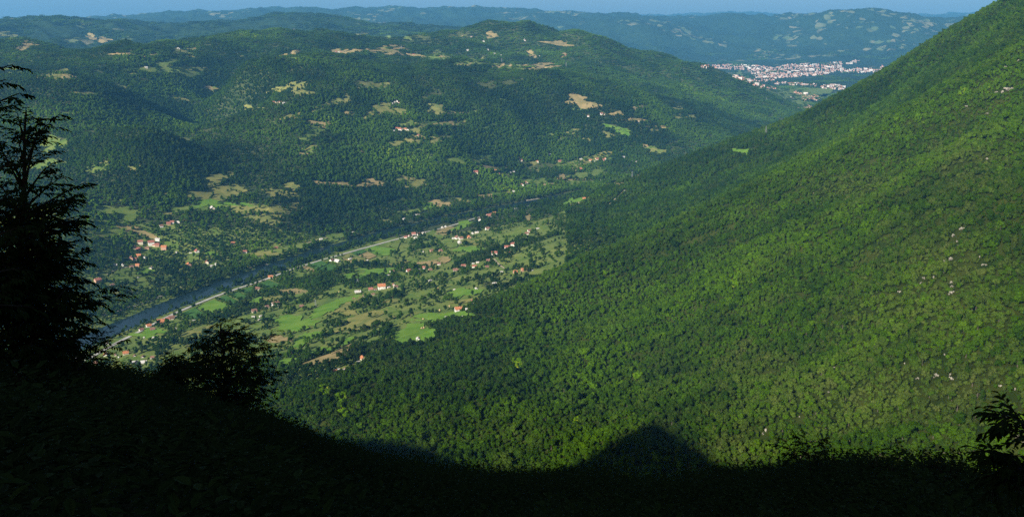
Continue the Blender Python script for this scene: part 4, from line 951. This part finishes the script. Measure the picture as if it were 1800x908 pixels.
def where_(px):
    for lim, w in ((700, 'left above the black slope'), (1010, 'over the dip of the shadow edge'), (1290, 'around the shadow peak'), (1450, 'right of the shadow peak'), (1640, 'above the level shadow edge'), (2000, 'by the sapling at the lower right edge')):
        if px < lim: return w
for i in f_ids:
    q = SC[i]; tone = 'olive' if q[5] > .4 else ('dark green' if q[4] < .33 else ('bright green' if q[4] > .58 else 'mid green'))
    form = {0: 'rounded', 1: 'tall', 2: 'broad', 3: 'low shrubby', 7: 'spreading', 8: 'slim'}[int(q[8])]
    w = tone + ' ' + form; single(i, w + ' forest tree, ' + where_(q[6]), w + ' trees ' + where_(q[6]))
def vwhere(px, py):
    if py > 600: return 'below the yellow strip' if px > 480 else 'by the low hamlet'
    if px > 700: return 'around the bright forest edge meadow' if py > 500 else 'under the terrace houses'
    if py > 540: return 'in the hedges round the yellow strip' if px > 480 else 'by the riverside gardens'
    return 'near the orange roofed farm' if px > 560 else 'along the riverside strips'
for i in v_ids:
    q = SC[i]; form = {4: 'broad round', 5: 'tall slender', 6: 'bushy'}[int(q[8])]; tone = 'dark' if q[4] < .33 else 'lighter green'
    w = tone + ' ' + form; single(i, w + ' field tree ' + vwhere(q[6], q[7]), w + ' trees ' + vwhere(q[6], q[7]))
for k in range(len(KINDS)):
    if k not in proto:
        i = int(np.nonzero(SC[:, 8] == k)[0][0]); f_ids = np.append(f_ids, i)
        single(i, 'broadleaf tree standing in the valley woods', 'single trees of the valley woods')
rest = np.ones(len(SC), bool); rest[f_ids] = False; rest[v_ids] = False
PRO = [proto[k] for k in range(len(KINDS))]
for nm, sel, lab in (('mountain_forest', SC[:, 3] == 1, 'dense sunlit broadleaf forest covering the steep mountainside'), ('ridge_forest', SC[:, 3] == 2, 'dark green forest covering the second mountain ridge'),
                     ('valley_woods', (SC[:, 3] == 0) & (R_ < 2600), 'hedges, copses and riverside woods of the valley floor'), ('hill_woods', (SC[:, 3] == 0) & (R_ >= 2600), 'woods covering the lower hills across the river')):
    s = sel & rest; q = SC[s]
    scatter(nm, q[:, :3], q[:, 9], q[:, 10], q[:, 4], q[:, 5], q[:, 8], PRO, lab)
# clumps of trees for the woods further off
CM = []
for k in range(3):
    r = np.random.default_rng(300 + k); V, Fc = [], []
    for j in range(7):
        a = 6.283 * j / 6; q = 0 if j == 6 else 1
        crown_geo(r, 34, r.uniform(4.5, 6.2), r.uniform(8, 12.5), 0.5, 1.5, 3, V, Fc, (q * 8.5 * math.cos(a) + r.uniform(-2, 2), q * 8.5 * math.sin(a) + r.uniform(-2, 2), 0))
    me = mesh('grove', V, Fc); me.materials.append(M_leaf); CM.append(me)
FARP = []
for r0, r1, sp, k_ in ((4600, 8600, 19.0, 1.0), (8600, 15000, 46.0, 2.0)):
    x, y, z, o = plant(r0, r1, sp, .12)
    if r0 > 8000:
        s = (z > 60) | (noise(x, y, 300, 61, 2) > 0.25); s &= noise(x, y, 420, 62, 3) < 0.22
        x, y, z, o = x[s], y[s], z[s], o[s]
    tint, dry, px, py = attributes(x, y, z, o)
    FARP.append(np.column_stack([x, y, z, rng.uniform(.75, 1.25, len(x)) * k_, tint, dry, rng.integers(0, 3, len(x)), rng.uniform(0, 6.28, len(x))]))
FARP = np.concatenate(FARP)
gp = []
for k in range(3):
    i = int(np.nonzero(FARP[:, 6] == k)[0][0]); o = link('grove', CM[k]); o.location = FARP[i, :3]; o['tint'] = 0.3; o['dry'] = 0.0
    tag(o, 'small grove on the wooded hills across the river', kind='stuff'); gp.append(o)
scatter('far_woods', FARP[:, :3], FARP[:, 3], FARP[:, 7], FARP[:, 4], FARP[:, 5], FARP[:, 6], gp, 'far off woods that read as one green mass on the hills', np.minimum(FARP[:, 3], 1.25))

# ------------------------------------------------------------------ the near slope in shade, and the mountain that shades it
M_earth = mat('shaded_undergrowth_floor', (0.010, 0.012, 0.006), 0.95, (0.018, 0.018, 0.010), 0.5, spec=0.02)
M_dark = leaf_material('shade_darkened_leaves', [(0.0, (0.008, 0.016, 0.005)), (0.5, (0.011, 0.023, 0.006)), (1.0, (0.016, 0.031, 0.008))])  # leaf colour darker than real foliage, deep shade painted into it
NE = np.array([(-500, 590), (-200, 610), (0, 638), (100, 652), (200, 668), (290, 694), (400, 728), (480, 758), (560, 796), (640, 830), (760, 856), (860, 868), (1150, 872), (1300, 862), (1420, 852), (1600, 852), (1800, 872), (2100, 880), (2400, 885)], float)
ne_az, ne_t = ray(NE[:, 0], NE[:, 1])
RS = 34.0
def nheight(x, y):
    r = np.hypot(x, y); az = np.arctan2(x, y)
    td = np.interp(az, ne_az, ne_t); rs = np.interp(az, [-.5, -.3, 0, .5], [44, 42, 34, 26])
    s = td - 1.75 / rs
    z = np.where(r < rs, -1.75 - s * r, -1.75 - s * rs - (r - rs) * (s + 0.05 + 0.55 * np.clip((r - rs) / 12, 0, 1)))
    return CAMZ + z + np.clip(r / 12, 0, 1) * (0.30 * noise(x, y, 3.0, 71, 3) + 0.35 * noise(x, y, 9, 72, 2)) - 0.25
na, nr = 120, 90
aa, ll = np.meshgrid(np.linspace(-1.25, 1.25, na), np.linspace(math.log(0.7), math.log(120), nr), indexing='ij')
xx, yy = np.exp(ll) * np.sin(aa), np.exp(ll) * np.cos(aa)
a = (np.arange(na - 1)[:, None] * nr + np.arange(nr - 1)[None]).ravel()
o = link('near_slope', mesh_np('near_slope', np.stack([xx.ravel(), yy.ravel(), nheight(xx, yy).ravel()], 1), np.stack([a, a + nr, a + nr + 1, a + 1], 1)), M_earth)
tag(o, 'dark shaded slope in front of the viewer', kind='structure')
# crest line of the mountain behind, from the shadow it throws
perp = np.array([-SH[1], SH[0]]); te = math.tan(SUN_EL)
cz = []
for px, py in list(EDGE) + [(1900, 858), (2000, 862)]:
    p = at(px, py)
    if p is None: continue
    cz.append((float(p[:2] @ perp), p[2] + 6.0 - te * float(p[:2] @ SH), px))     # height the sight line to the sun would have at zero
cz.sort(); cz = np.array(cz)
C0 = 520.0
def crest_z(c):
    z = np.interp(c, cz[:, 0], cz[:, 1], left=np.nan, right=np.nan) + te * C0
    lo, hi = cz[0, 0], cz[-1, 0]
    z = np.where(c < lo, cz[0, 1] + te * C0 - (lo - c) * 1.1, z)
    return np.where(c > hi, cz[-1, 1] + te * C0 + np.minimum((c - hi) * 0.25, 60), z)
cc = np.concatenate([np.linspace(cz[0, 0] - 500, cz[0, 0], 20)[:-1], np.linspace(cz[0, 0], cz[-1, 0], 240), np.linspace(cz[-1, 0], cz[-1, 0] + 900, 30)[1:]])
sd = np.array([-420, -330, -240, -160, -90, -45, -15, 0, 15, 60, 160, 320, 600.0])
gc, gs = np.meshgrid(cc, sd, indexing='ij')
V = np.stack([gc * perp[0] + (gs + C0) * SH[0], gc * perp[1] + (gs + C0) * SH[1], crest_z(gc) - np.abs(gs) * np.where(gs < 0, 0.62, 0.5)], -1)
V[..., 2] += np.where(np.abs(gs) > 20, 8 * noise(V[..., 0], V[..., 1], 70, 81, 3), 0)
n2 = len(sd); a = (np.arange(len(cc) - 1)[:, None] * n2 + np.arange(n2 - 1)[None]).ravel()
o = link('peak_behind', mesh_np('peak_behind', V.reshape(-1, 3), np.stack([a, a + 1, a + n2 + 1, a + n2], 1)), M_floor)
tag(o, 'wooded peak behind the viewer whose shadow falls on the slope', kind='structure')

# ------------------------------------------------------------------ dark foliage close by
def leaf(V, Fc, p, d, L_, nrm, wd=0.34):
    d = d / np.linalg.norm(d); s = np.cross(d, nrm); s /= np.linalg.norm(s) + 1e-9; u = np.cross(s, d); w = L_ * wd * .5; k = len(V)
    for t, q, h in ((0, 0, 0), (.32, w, .05), (.68, w * .8, .02), (1, 0, -.12), (.68, -w * .8, .02), (.32, -w, .05)):
        V.append(tuple(p + d * L_ * t + s * q + u * h * L_))
    Fc.append((k, k + 1, k + 2, k + 3)); Fc.append((k, k + 3, k + 4, k + 5))
def tube(V, Fc, P, r0, r1, n=5):
    P = np.array(P); m = len(P); s = len(V)
    for i, p in enumerate(P):
        d = P[min(i + 1, m - 1)] - P[max(i - 1, 0)]; d = d / (np.linalg.norm(d) + 1e-9); u = np.cross(d, (.21, .3, .93)); u /= np.linalg.norm(u); w = np.cross(d, u); rr = r0 + (r1 - r0) * i / (m - 1)
        for k in range(n): V.append(tuple(p + (u * math.cos(6.283 * k / n) + w * math.sin(6.283 * k / n)) * rr))
    for i in range(m - 1): Fc += [(s + i * n + k, s + i * n + (k + 1) % n, s + (i + 1) * n + (k + 1) % n, s + (i + 1) * n + k) for k in range(n)]
def spot(px, py, R):
    az, t = ray(px, py); return np.array([R * math.sin(az), R * math.cos(az), CAMZ - R * float(t)])
def bez(a, b, sag, n=7):
    t = np.linspace(0, 1, n)[:, None]; c = (a + b) / 2 + np.array([0, 0, sag]); return (1 - t) ** 2 * a + 2 * t * (1 - t) * c + t * t * b
def spray(V, Fc, BV, BF, P, L_, dens, droop=0.5, start=0.25):
    """leaves on side twigs along a branch"""
    P = np.array(P); seg = np.linalg.norm(np.diff(P, axis=0), axis=1); tot = seg.sum(); m = max(3, int(tot * dens))
    cum = np.concatenate([[0], np.cumsum(seg)])
    for j in range(m):
        t = start + (1 - start) * (j + rng.random()) / m
        dd = t * tot; i = min(len(seg) - 1, int(np.searchsorted(cum, dd) - 1)); q = P[i] + (P[i + 1] - P[i]) * (dd - cum[i]) / seg[i]
        ax = P[i + 1] - P[i]; ax /= np.linalg.norm(ax); sd_ = np.cross(ax, (0, 0, 1)); sd_ /= np.linalg.norm(sd_) + 1e-9
        side = 1 if j % 2 else -1
        d = ax * 0.7 + sd_ * side * rng.uniform(.3, 1.0) + np.array([0, 0, rng.uniform(-.35, .25)]); d /= np.linalg.norm(d)
        tl = L_ * rng.uniform(1.6, 3.4) * (1.15 - 0.5 * t); e = q + d * tl + np.array([0, 0, -tl * .15])
        tube(BV, BF, [q, e], .006, .003, 3)
        nl = rng.integers(5, 9)
        for k in range(nl):
            u = (k + .6) / nl; b = q + (e - q) * u; sg = 1 if k % 2 else -1
            ld = d * .75 + np.cross(d, (0, 0, 1)) * sg * rng.uniform(.4, .9) + np.array([0, 0, -droop * rng.uniform(.2, 1.3)])
            leaf(V, Fc, b, ld, L_ * rng.uniform(.75, 1.25), np.array([rng.normal(0, .3), rng.normal(0, .3), 1.0]))
        leaf(V, Fc, e, d + np.array([0, 0, -droop]), L_ * rng.uniform(.9, 1.3), np.array([0, 0, 1.0]))
M_dbark = mat('dark_bark', (0.030, 0.025, 0.020), 0.95, (0.015, 0.013, 0.010), 6.0, spec=0.03)
def plant_near(name, label, cat, R, trunk, branches, L_, dens, r0, spread=1.5, droop=0.55, trunk_leaf=True, sub=2, start=.25, fill=None, nfill=0, shrink=1.0):
    TV, TF, BV, BF, LV, LF = [], [], [], [], [], []
    tp = [spot(x, y, R) for x, y in trunk]; base = tp[0].copy(); base[2] = min(base[2], float(nheight(base[0], base[1]))) - .2; tp = [base] + tp
    tube(TV, TF, tp, r0, r0 * .15, 7)
    if trunk_leaf: spray(LV, LF, BV, BF, bez(tp[-2], tp[-1], 0), L_, dens * 1.3, droop, .2)
    if fill:                                            # irregular inner limbs that thicken the crown
        Pf = np.array(fill, float); lo, hi = Pf.min(0), Pf.max(0); got = 0
        branches = list(branches); tr = np.array(trunk, float)
        while got < nfill:
            q = rng.uniform(lo, hi)
            if not inpoly(np.array([q[0]]), np.array([q[1]]), Pf)[0]: continue
            i = rng.integers(len(tr) - 1); a0 = tr[i] + (tr[i + 1] - tr[i]) * rng.random()
            if a0[1] < q[1] - 15: continue
            branches.append((tuple(a0), tuple(q))); got += 1
    for (x0, y0), (x1, y1) in branches:
        o1 = rng.uniform(-spread, spread); a = spot(x0, y0, R + o1 * .15); b = spot(x0 + (x1 - x0) * shrink, y0 + (y1 - y0) * shrink, R + o1)
        P = bez(a, b, .07 * np.linalg.norm(b - a)); tube(BV, BF, P, r0 * .32, .006, 4); spray(LV, LF, BV, BF, P, L_, dens, droop, start)
        for _ in range(sub):
            t = rng.uniform(.35, .8); q = P[int(t * 6)]; e = q + (b - a) * rng.uniform(.18, .34) + np.array([rng.normal(0, .14), rng.normal(0, .5), rng.normal(0, .10)]) * np.linalg.norm(b - a)
            Q = bez(q, e, .04); tube(BV, BF, Q, .014, .005, 4); spray(LV, LF, BV, BF, Q, L_, dens, droop, .2)
    root = empty(name, tuple(base)); tag(root, label, cat)
    def sub_(nm, V, Fc, m):
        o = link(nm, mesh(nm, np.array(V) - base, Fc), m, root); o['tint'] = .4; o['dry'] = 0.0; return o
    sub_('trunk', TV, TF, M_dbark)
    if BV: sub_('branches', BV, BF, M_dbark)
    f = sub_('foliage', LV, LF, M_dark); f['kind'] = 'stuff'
    return root
plant_near('shaded_tree', 'tall black tree with drooping leafy sprays at the left edge', 'tree', 21.0, [(30, 660), (36, 560), (40, 470), (43, 380), (43, 300), (43, 240), (46, 196)],
           [((43, 300), (78, 205)), ((43, 290), (24, 215)), ((43, 330), (66, 232)), ((43, 250), (28, 190)), ((43, 262), (58, 218)), ((42, 350), (88, 284)), ((42, 330), (10, 260)), ((42, 340), (-10, 240)), ((41, 370), (118, 302)), ((41, 385), (157, 316)), ((41, 400), (152, 334)),
            ((41, 410), (138, 352)), ((41, 420), (150, 374)), ((41, 425), (160, 378)), ((40, 440), (128, 398)), ((40, 450), (120, 424)), ((40, 380), (-20, 300)), ((40, 400), (-30, 350)), ((40, 450), (-40, 390)), ((40, 470), (-40, 440)), ((40, 430), (20, 350)),
            ((39, 470), (158, 466)), ((39, 480), (150, 492)), ((38, 500), (170, 520)), ((38, 510), (184, 538)), ((37, 520), (200, 534)), ((37, 540), (192, 558)), ((37, 550), (176, 580)), ((37, 520), (150, 560)), ((37, 500), (120, 450)), ((37, 560), (-30, 500)), ((37, 560), (-40, 560)),
            ((36, 570), (165, 600)), ((36, 580), (140, 620)), ((36, 590), (100, 640)), ((36, 580), (-30, 620)), ((36, 600), (60, 600)), ((36, 540), (90, 500)), ((36, 560), (110, 560)), ((36, 520), (60, 470)), ((36, 600), (10, 560)), ((38, 460), (90, 420)), ((38, 440), (80, 380)), ((38, 420), (66, 350)), ((38, 480), (10, 430)), ((38, 520), (0, 480)), ((38, 400), (16, 330))],
           0.15, 5.0, 0.10, sub=2, fill=[(-40, 350), (60, 345), (110, 400), (125, 450), (190, 540), (185, 600), (130, 650), (-40, 650)], nfill=95, shrink=.88, spread=1.0)
plant_near('shaded_tree', 'black leafy tree just beyond the frame, its branch tips entering at the left edge', 'tree', 17.0, [(-70, 640), (-72, 400), (-72, 100)],
           [((-72, 160), (22, 114)), ((-72, 175), (10, 140)), ((-72, 220), (34, 164)), ((-72, 230), (8, 182)), ((-72, 260), (12, 250)), ((-72, 420), (30, 330)), ((-72, 460), (30, 400)), ((-72, 500), (40, 470)), ((-72, 540), (60, 540)), ((-72, 330), (20, 290))],
           0.14, 3.2, 0.10, sub=0, start=.6)
plant_near('shaded_bush', 'low black bush reaching right below the dark tree over the river', 'bush', 26.0, [(95, 668), (105, 640)],
           [((105, 655), (205, 588)), ((105, 655), (180, 600)), ((105, 655), (222, 596)), ((105, 655), (160, 615)), ((105, 655), (196, 636)), ((105, 650), (130, 600)), ((105, 660), (60, 610)), ((105, 660), (20, 630)), ((105, 660), (170, 645)), ((105, 660), (100, 600))],
           0.13, 4.5, 0.05, sub=2, fill=[(20, 610), (120, 600), (180, 620), (170, 660), (20, 665)], nfill=25)
plant_near('shaded_tree', 'round dark leafy tree standing against the near bank fields', 'tree', 40.0, [(404, 735), (392, 700), (402, 668), (388, 640), (396, 612), (386, 588), (390, 566)],
           [((390, 600), (386, 556)), ((390, 610), (370, 580)), ((390, 612), (350, 590)), ((390, 620), (340, 602)), ((390, 600), (412, 572)), ((390, 605), (440, 590)), ((390, 615), (454, 598)), ((391, 640), (488, 606)), ((391, 645), (490, 622)), ((392, 655), (482, 640)), ((392, 660), (500, 652)), ((392, 660), (478, 664)),
            ((393, 670), (490, 690)), ((393, 690), (470, 700)), ((393, 650), (340, 620)), ((393, 660), (342, 640)), ((393, 680), (340, 664)), ((393, 700), (330, 690)), ((394, 700), (440, 700)), ((394, 690), (420, 660)), ((392, 640), (430, 620)), ((392, 640), (360, 612)), ((394, 700), (450, 690)), ((394, 690), (370, 660)), ((392, 620), (420, 600)), ((393, 660), (450, 640))],
           0.17, 3.0, 0.13, spread=2.4, sub=3, trunk_leaf=False, fill=[(380, 575), (430, 585), (485, 630), (495, 660), (470, 710), (400, 720), (335, 700), (330, 640), (350, 605)], nfill=38)
plant_near('shaded_bush', 'dark leafy bush to the left of the round dark tree', 'bush', 36.0, [(318, 705), (312, 670), (308, 640)],
           [((310, 660), (305, 616)), ((310, 660), (288, 634)), ((310, 665), (272, 652)), ((310, 670), (264, 664)), ((310, 660), (336, 632)), ((310, 665), (344, 650)), ((312, 680), (350, 680)), ((312, 680), (290, 680)), ((312, 675), (310, 640)), ((312, 690), (270, 685))],
           0.16, 3.0, 0.07, spread=1.5, sub=3, fill=[(300, 625), (340, 640), (352, 690), (270, 692), (268, 655)], nfill=22)
plant_near('shaded_bush', 'black sapling with large leaves leaning in at the lower right edge', 'bush', 11.0, [(1850, 900), (1835, 800), (1790, 735), (1776, 712)],
           [((1790, 735), (1718, 714)), ((1800, 745), (1740, 720)), ((1800, 752), (1718, 746)), ((1800, 750), (1756, 732)), ((1805, 760), (1735, 752)), ((1800, 740), (1778, 716)), ((1820, 780), (1774, 768)), ((1820, 770), (1795, 752)), ((1820, 775), (1800, 770))],
           0.115, 3.4, 0.03, spread=.5, sub=0, droop=.6, start=.3, shrink=.66)
plant_near('shaded_bush', 'low black spray of long leaves beneath the right hand sapling', 'bush', 11.5, [(1830, 900), (1812, 850), (1790, 815)],
           [((1800, 830), (1700, 776)), ((1800, 832), (1712, 792)), ((1800, 830), (1736, 780)), ((1800, 835), (1720, 815)), ((1800, 838), (1740, 826)), ((1800, 825), (1760, 796)), ((1805, 840), (1750, 842)), ((1805, 830), (1780, 812)), ((1805, 845), (1700, 850))],
           0.115, 4.5, 0.03, spread=.5, sub=1, droop=.7, start=.3, shrink=.8)
plant_near('shaded_sapling', 'small black sapling with layered leaves at the shadow edge', 'sapling', 23.0, [(1428, 856), (1424, 815), (1418, 775), (1414, 766)],
           [((1422, 800), (1358, 779)), ((1422, 805), (1376, 795)), ((1422, 810), (1390, 806)), ((1420, 785), (1398, 766)), ((1420, 790), (1403, 778)), ((1420, 785), (1446, 772)), ((1420, 790), (1452, 780)), ((1421, 795), (1455, 793)), ((1421, 800), (1438, 800)), ((1421, 800), (1404, 786))],
           0.10, 6.0, 0.025, spread=.5, sub=1, droop=.4)
plant_near('shaded_sapling', 'forked black sprig rising from the dark slope left of the right edge sapling', 'sapling', 19.0, [(1672, 866), (1668, 842), (1660, 812)],
           [((1668, 842), (1655, 808)), ((1668, 842), (1684, 826)), ((1668, 845), (1640, 815)), ((1668, 850), (1620, 802)), ((1668, 848), (1632, 806)), ((1668, 846), (1672, 815))],
           0.095, 7.0, 0.02, spread=.4, sub=1, droop=.4)
plant_near('shaded_sapling', 'low black sprigs between the two saplings on the dark slope', 'sapling', 21.0, [(1560, 852), (1555, 830), (1550, 815)],
           [((1555, 835), (1528, 804)), ((1555, 838), (1536, 815)), ((1556, 840), (1600, 806)), ((1556, 840), (1588, 818)), ((1556, 842), (1565, 818)), ((1556, 842), (1606, 826))],
           0.09, 6.0, 0.02, spread=.4, sub=1, droop=.4)
# undergrowth on the shaded slope
UM = []
for k in range(3):
    V, Fc = [], []
    for j in range(110):
        a = rng.uniform(0, 6.28); q = abs(rng.normal(0, .38)); zz = rng.uniform(.05, .75) * (1.1 - min(q, 1))
        leaf(V, Fc, np.array([q * math.cos(a), q * math.sin(a), zz]), np.array([math.cos(a), math.sin(a), rng.uniform(-.6, .7)]), rng.uniform(.045, .095), np.array([0, 0, 1.0]), .42)
    me = mesh('undergrowth_tuft', V, Fc); me.materials.append(M_dark); UM.append(me)
ang = rng.uniform(-.75, .75, 12000); rad = np.sqrt(rng.uniform(4.0 ** 2, 52 ** 2, 12000)); ux, uy = rad * np.sin(ang), rad * np.cos(ang); uz = nheight(ux, uy)
up = []
for k in range(3):
    o = link('undergrowth_tuft', UM[k]); o.location = (ux[k], uy[k], uz[k]); o['tint'] = .4; o['dry'] = 0.0; tag(o, 'dark leafy undergrowth on the shaded slope', kind='stuff'); up.append(o)
us = rng.uniform(.7, 1.8, 12000)
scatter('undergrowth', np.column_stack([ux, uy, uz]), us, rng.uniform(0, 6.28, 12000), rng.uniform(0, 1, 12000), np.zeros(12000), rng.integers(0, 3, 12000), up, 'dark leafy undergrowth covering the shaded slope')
# ------------------------------------------------------------------ the air
def haze():
    x0, x1, y0, y1, z0, z1 = -30000, 30000, -2500, 38500, -12, 1130
    v = [(x, y, z) for x in (x0, x1) for y in (y0, y1) for z in (z0, z1)]
    f = [(0, 1, 3, 2), (4, 6, 7, 5), (0, 4, 5, 1), (2, 3, 7, 6), (0, 2, 6, 4), (1, 5, 7, 3)]
    m = bpy.data.materials.new('haze_air'); m.use_nodes = True; nt = m.node_tree
    nt.nodes.remove(nt.nodes['Principled BSDF'])
    pv = nt.nodes.new('ShaderNodeVolumePrincipled')
    pv.inputs['Color'].default_value = (0.155, 0.52, 1.0, 1)
    pv.inputs['Density'].default_value = HAZE_D
    pv.inputs['Anisotropy'].default_value = 0.0
    nt.links.new(pv.outputs['Volume'], nt.nodes['Material Output'].inputs['Volume'])
    o = link('haze', mesh('haze', v, f), m)
    tag(o, 'thin blue summer haze filling the air of the valley', kind='stuff')
HAZE_D = 3.1e-5
haze()
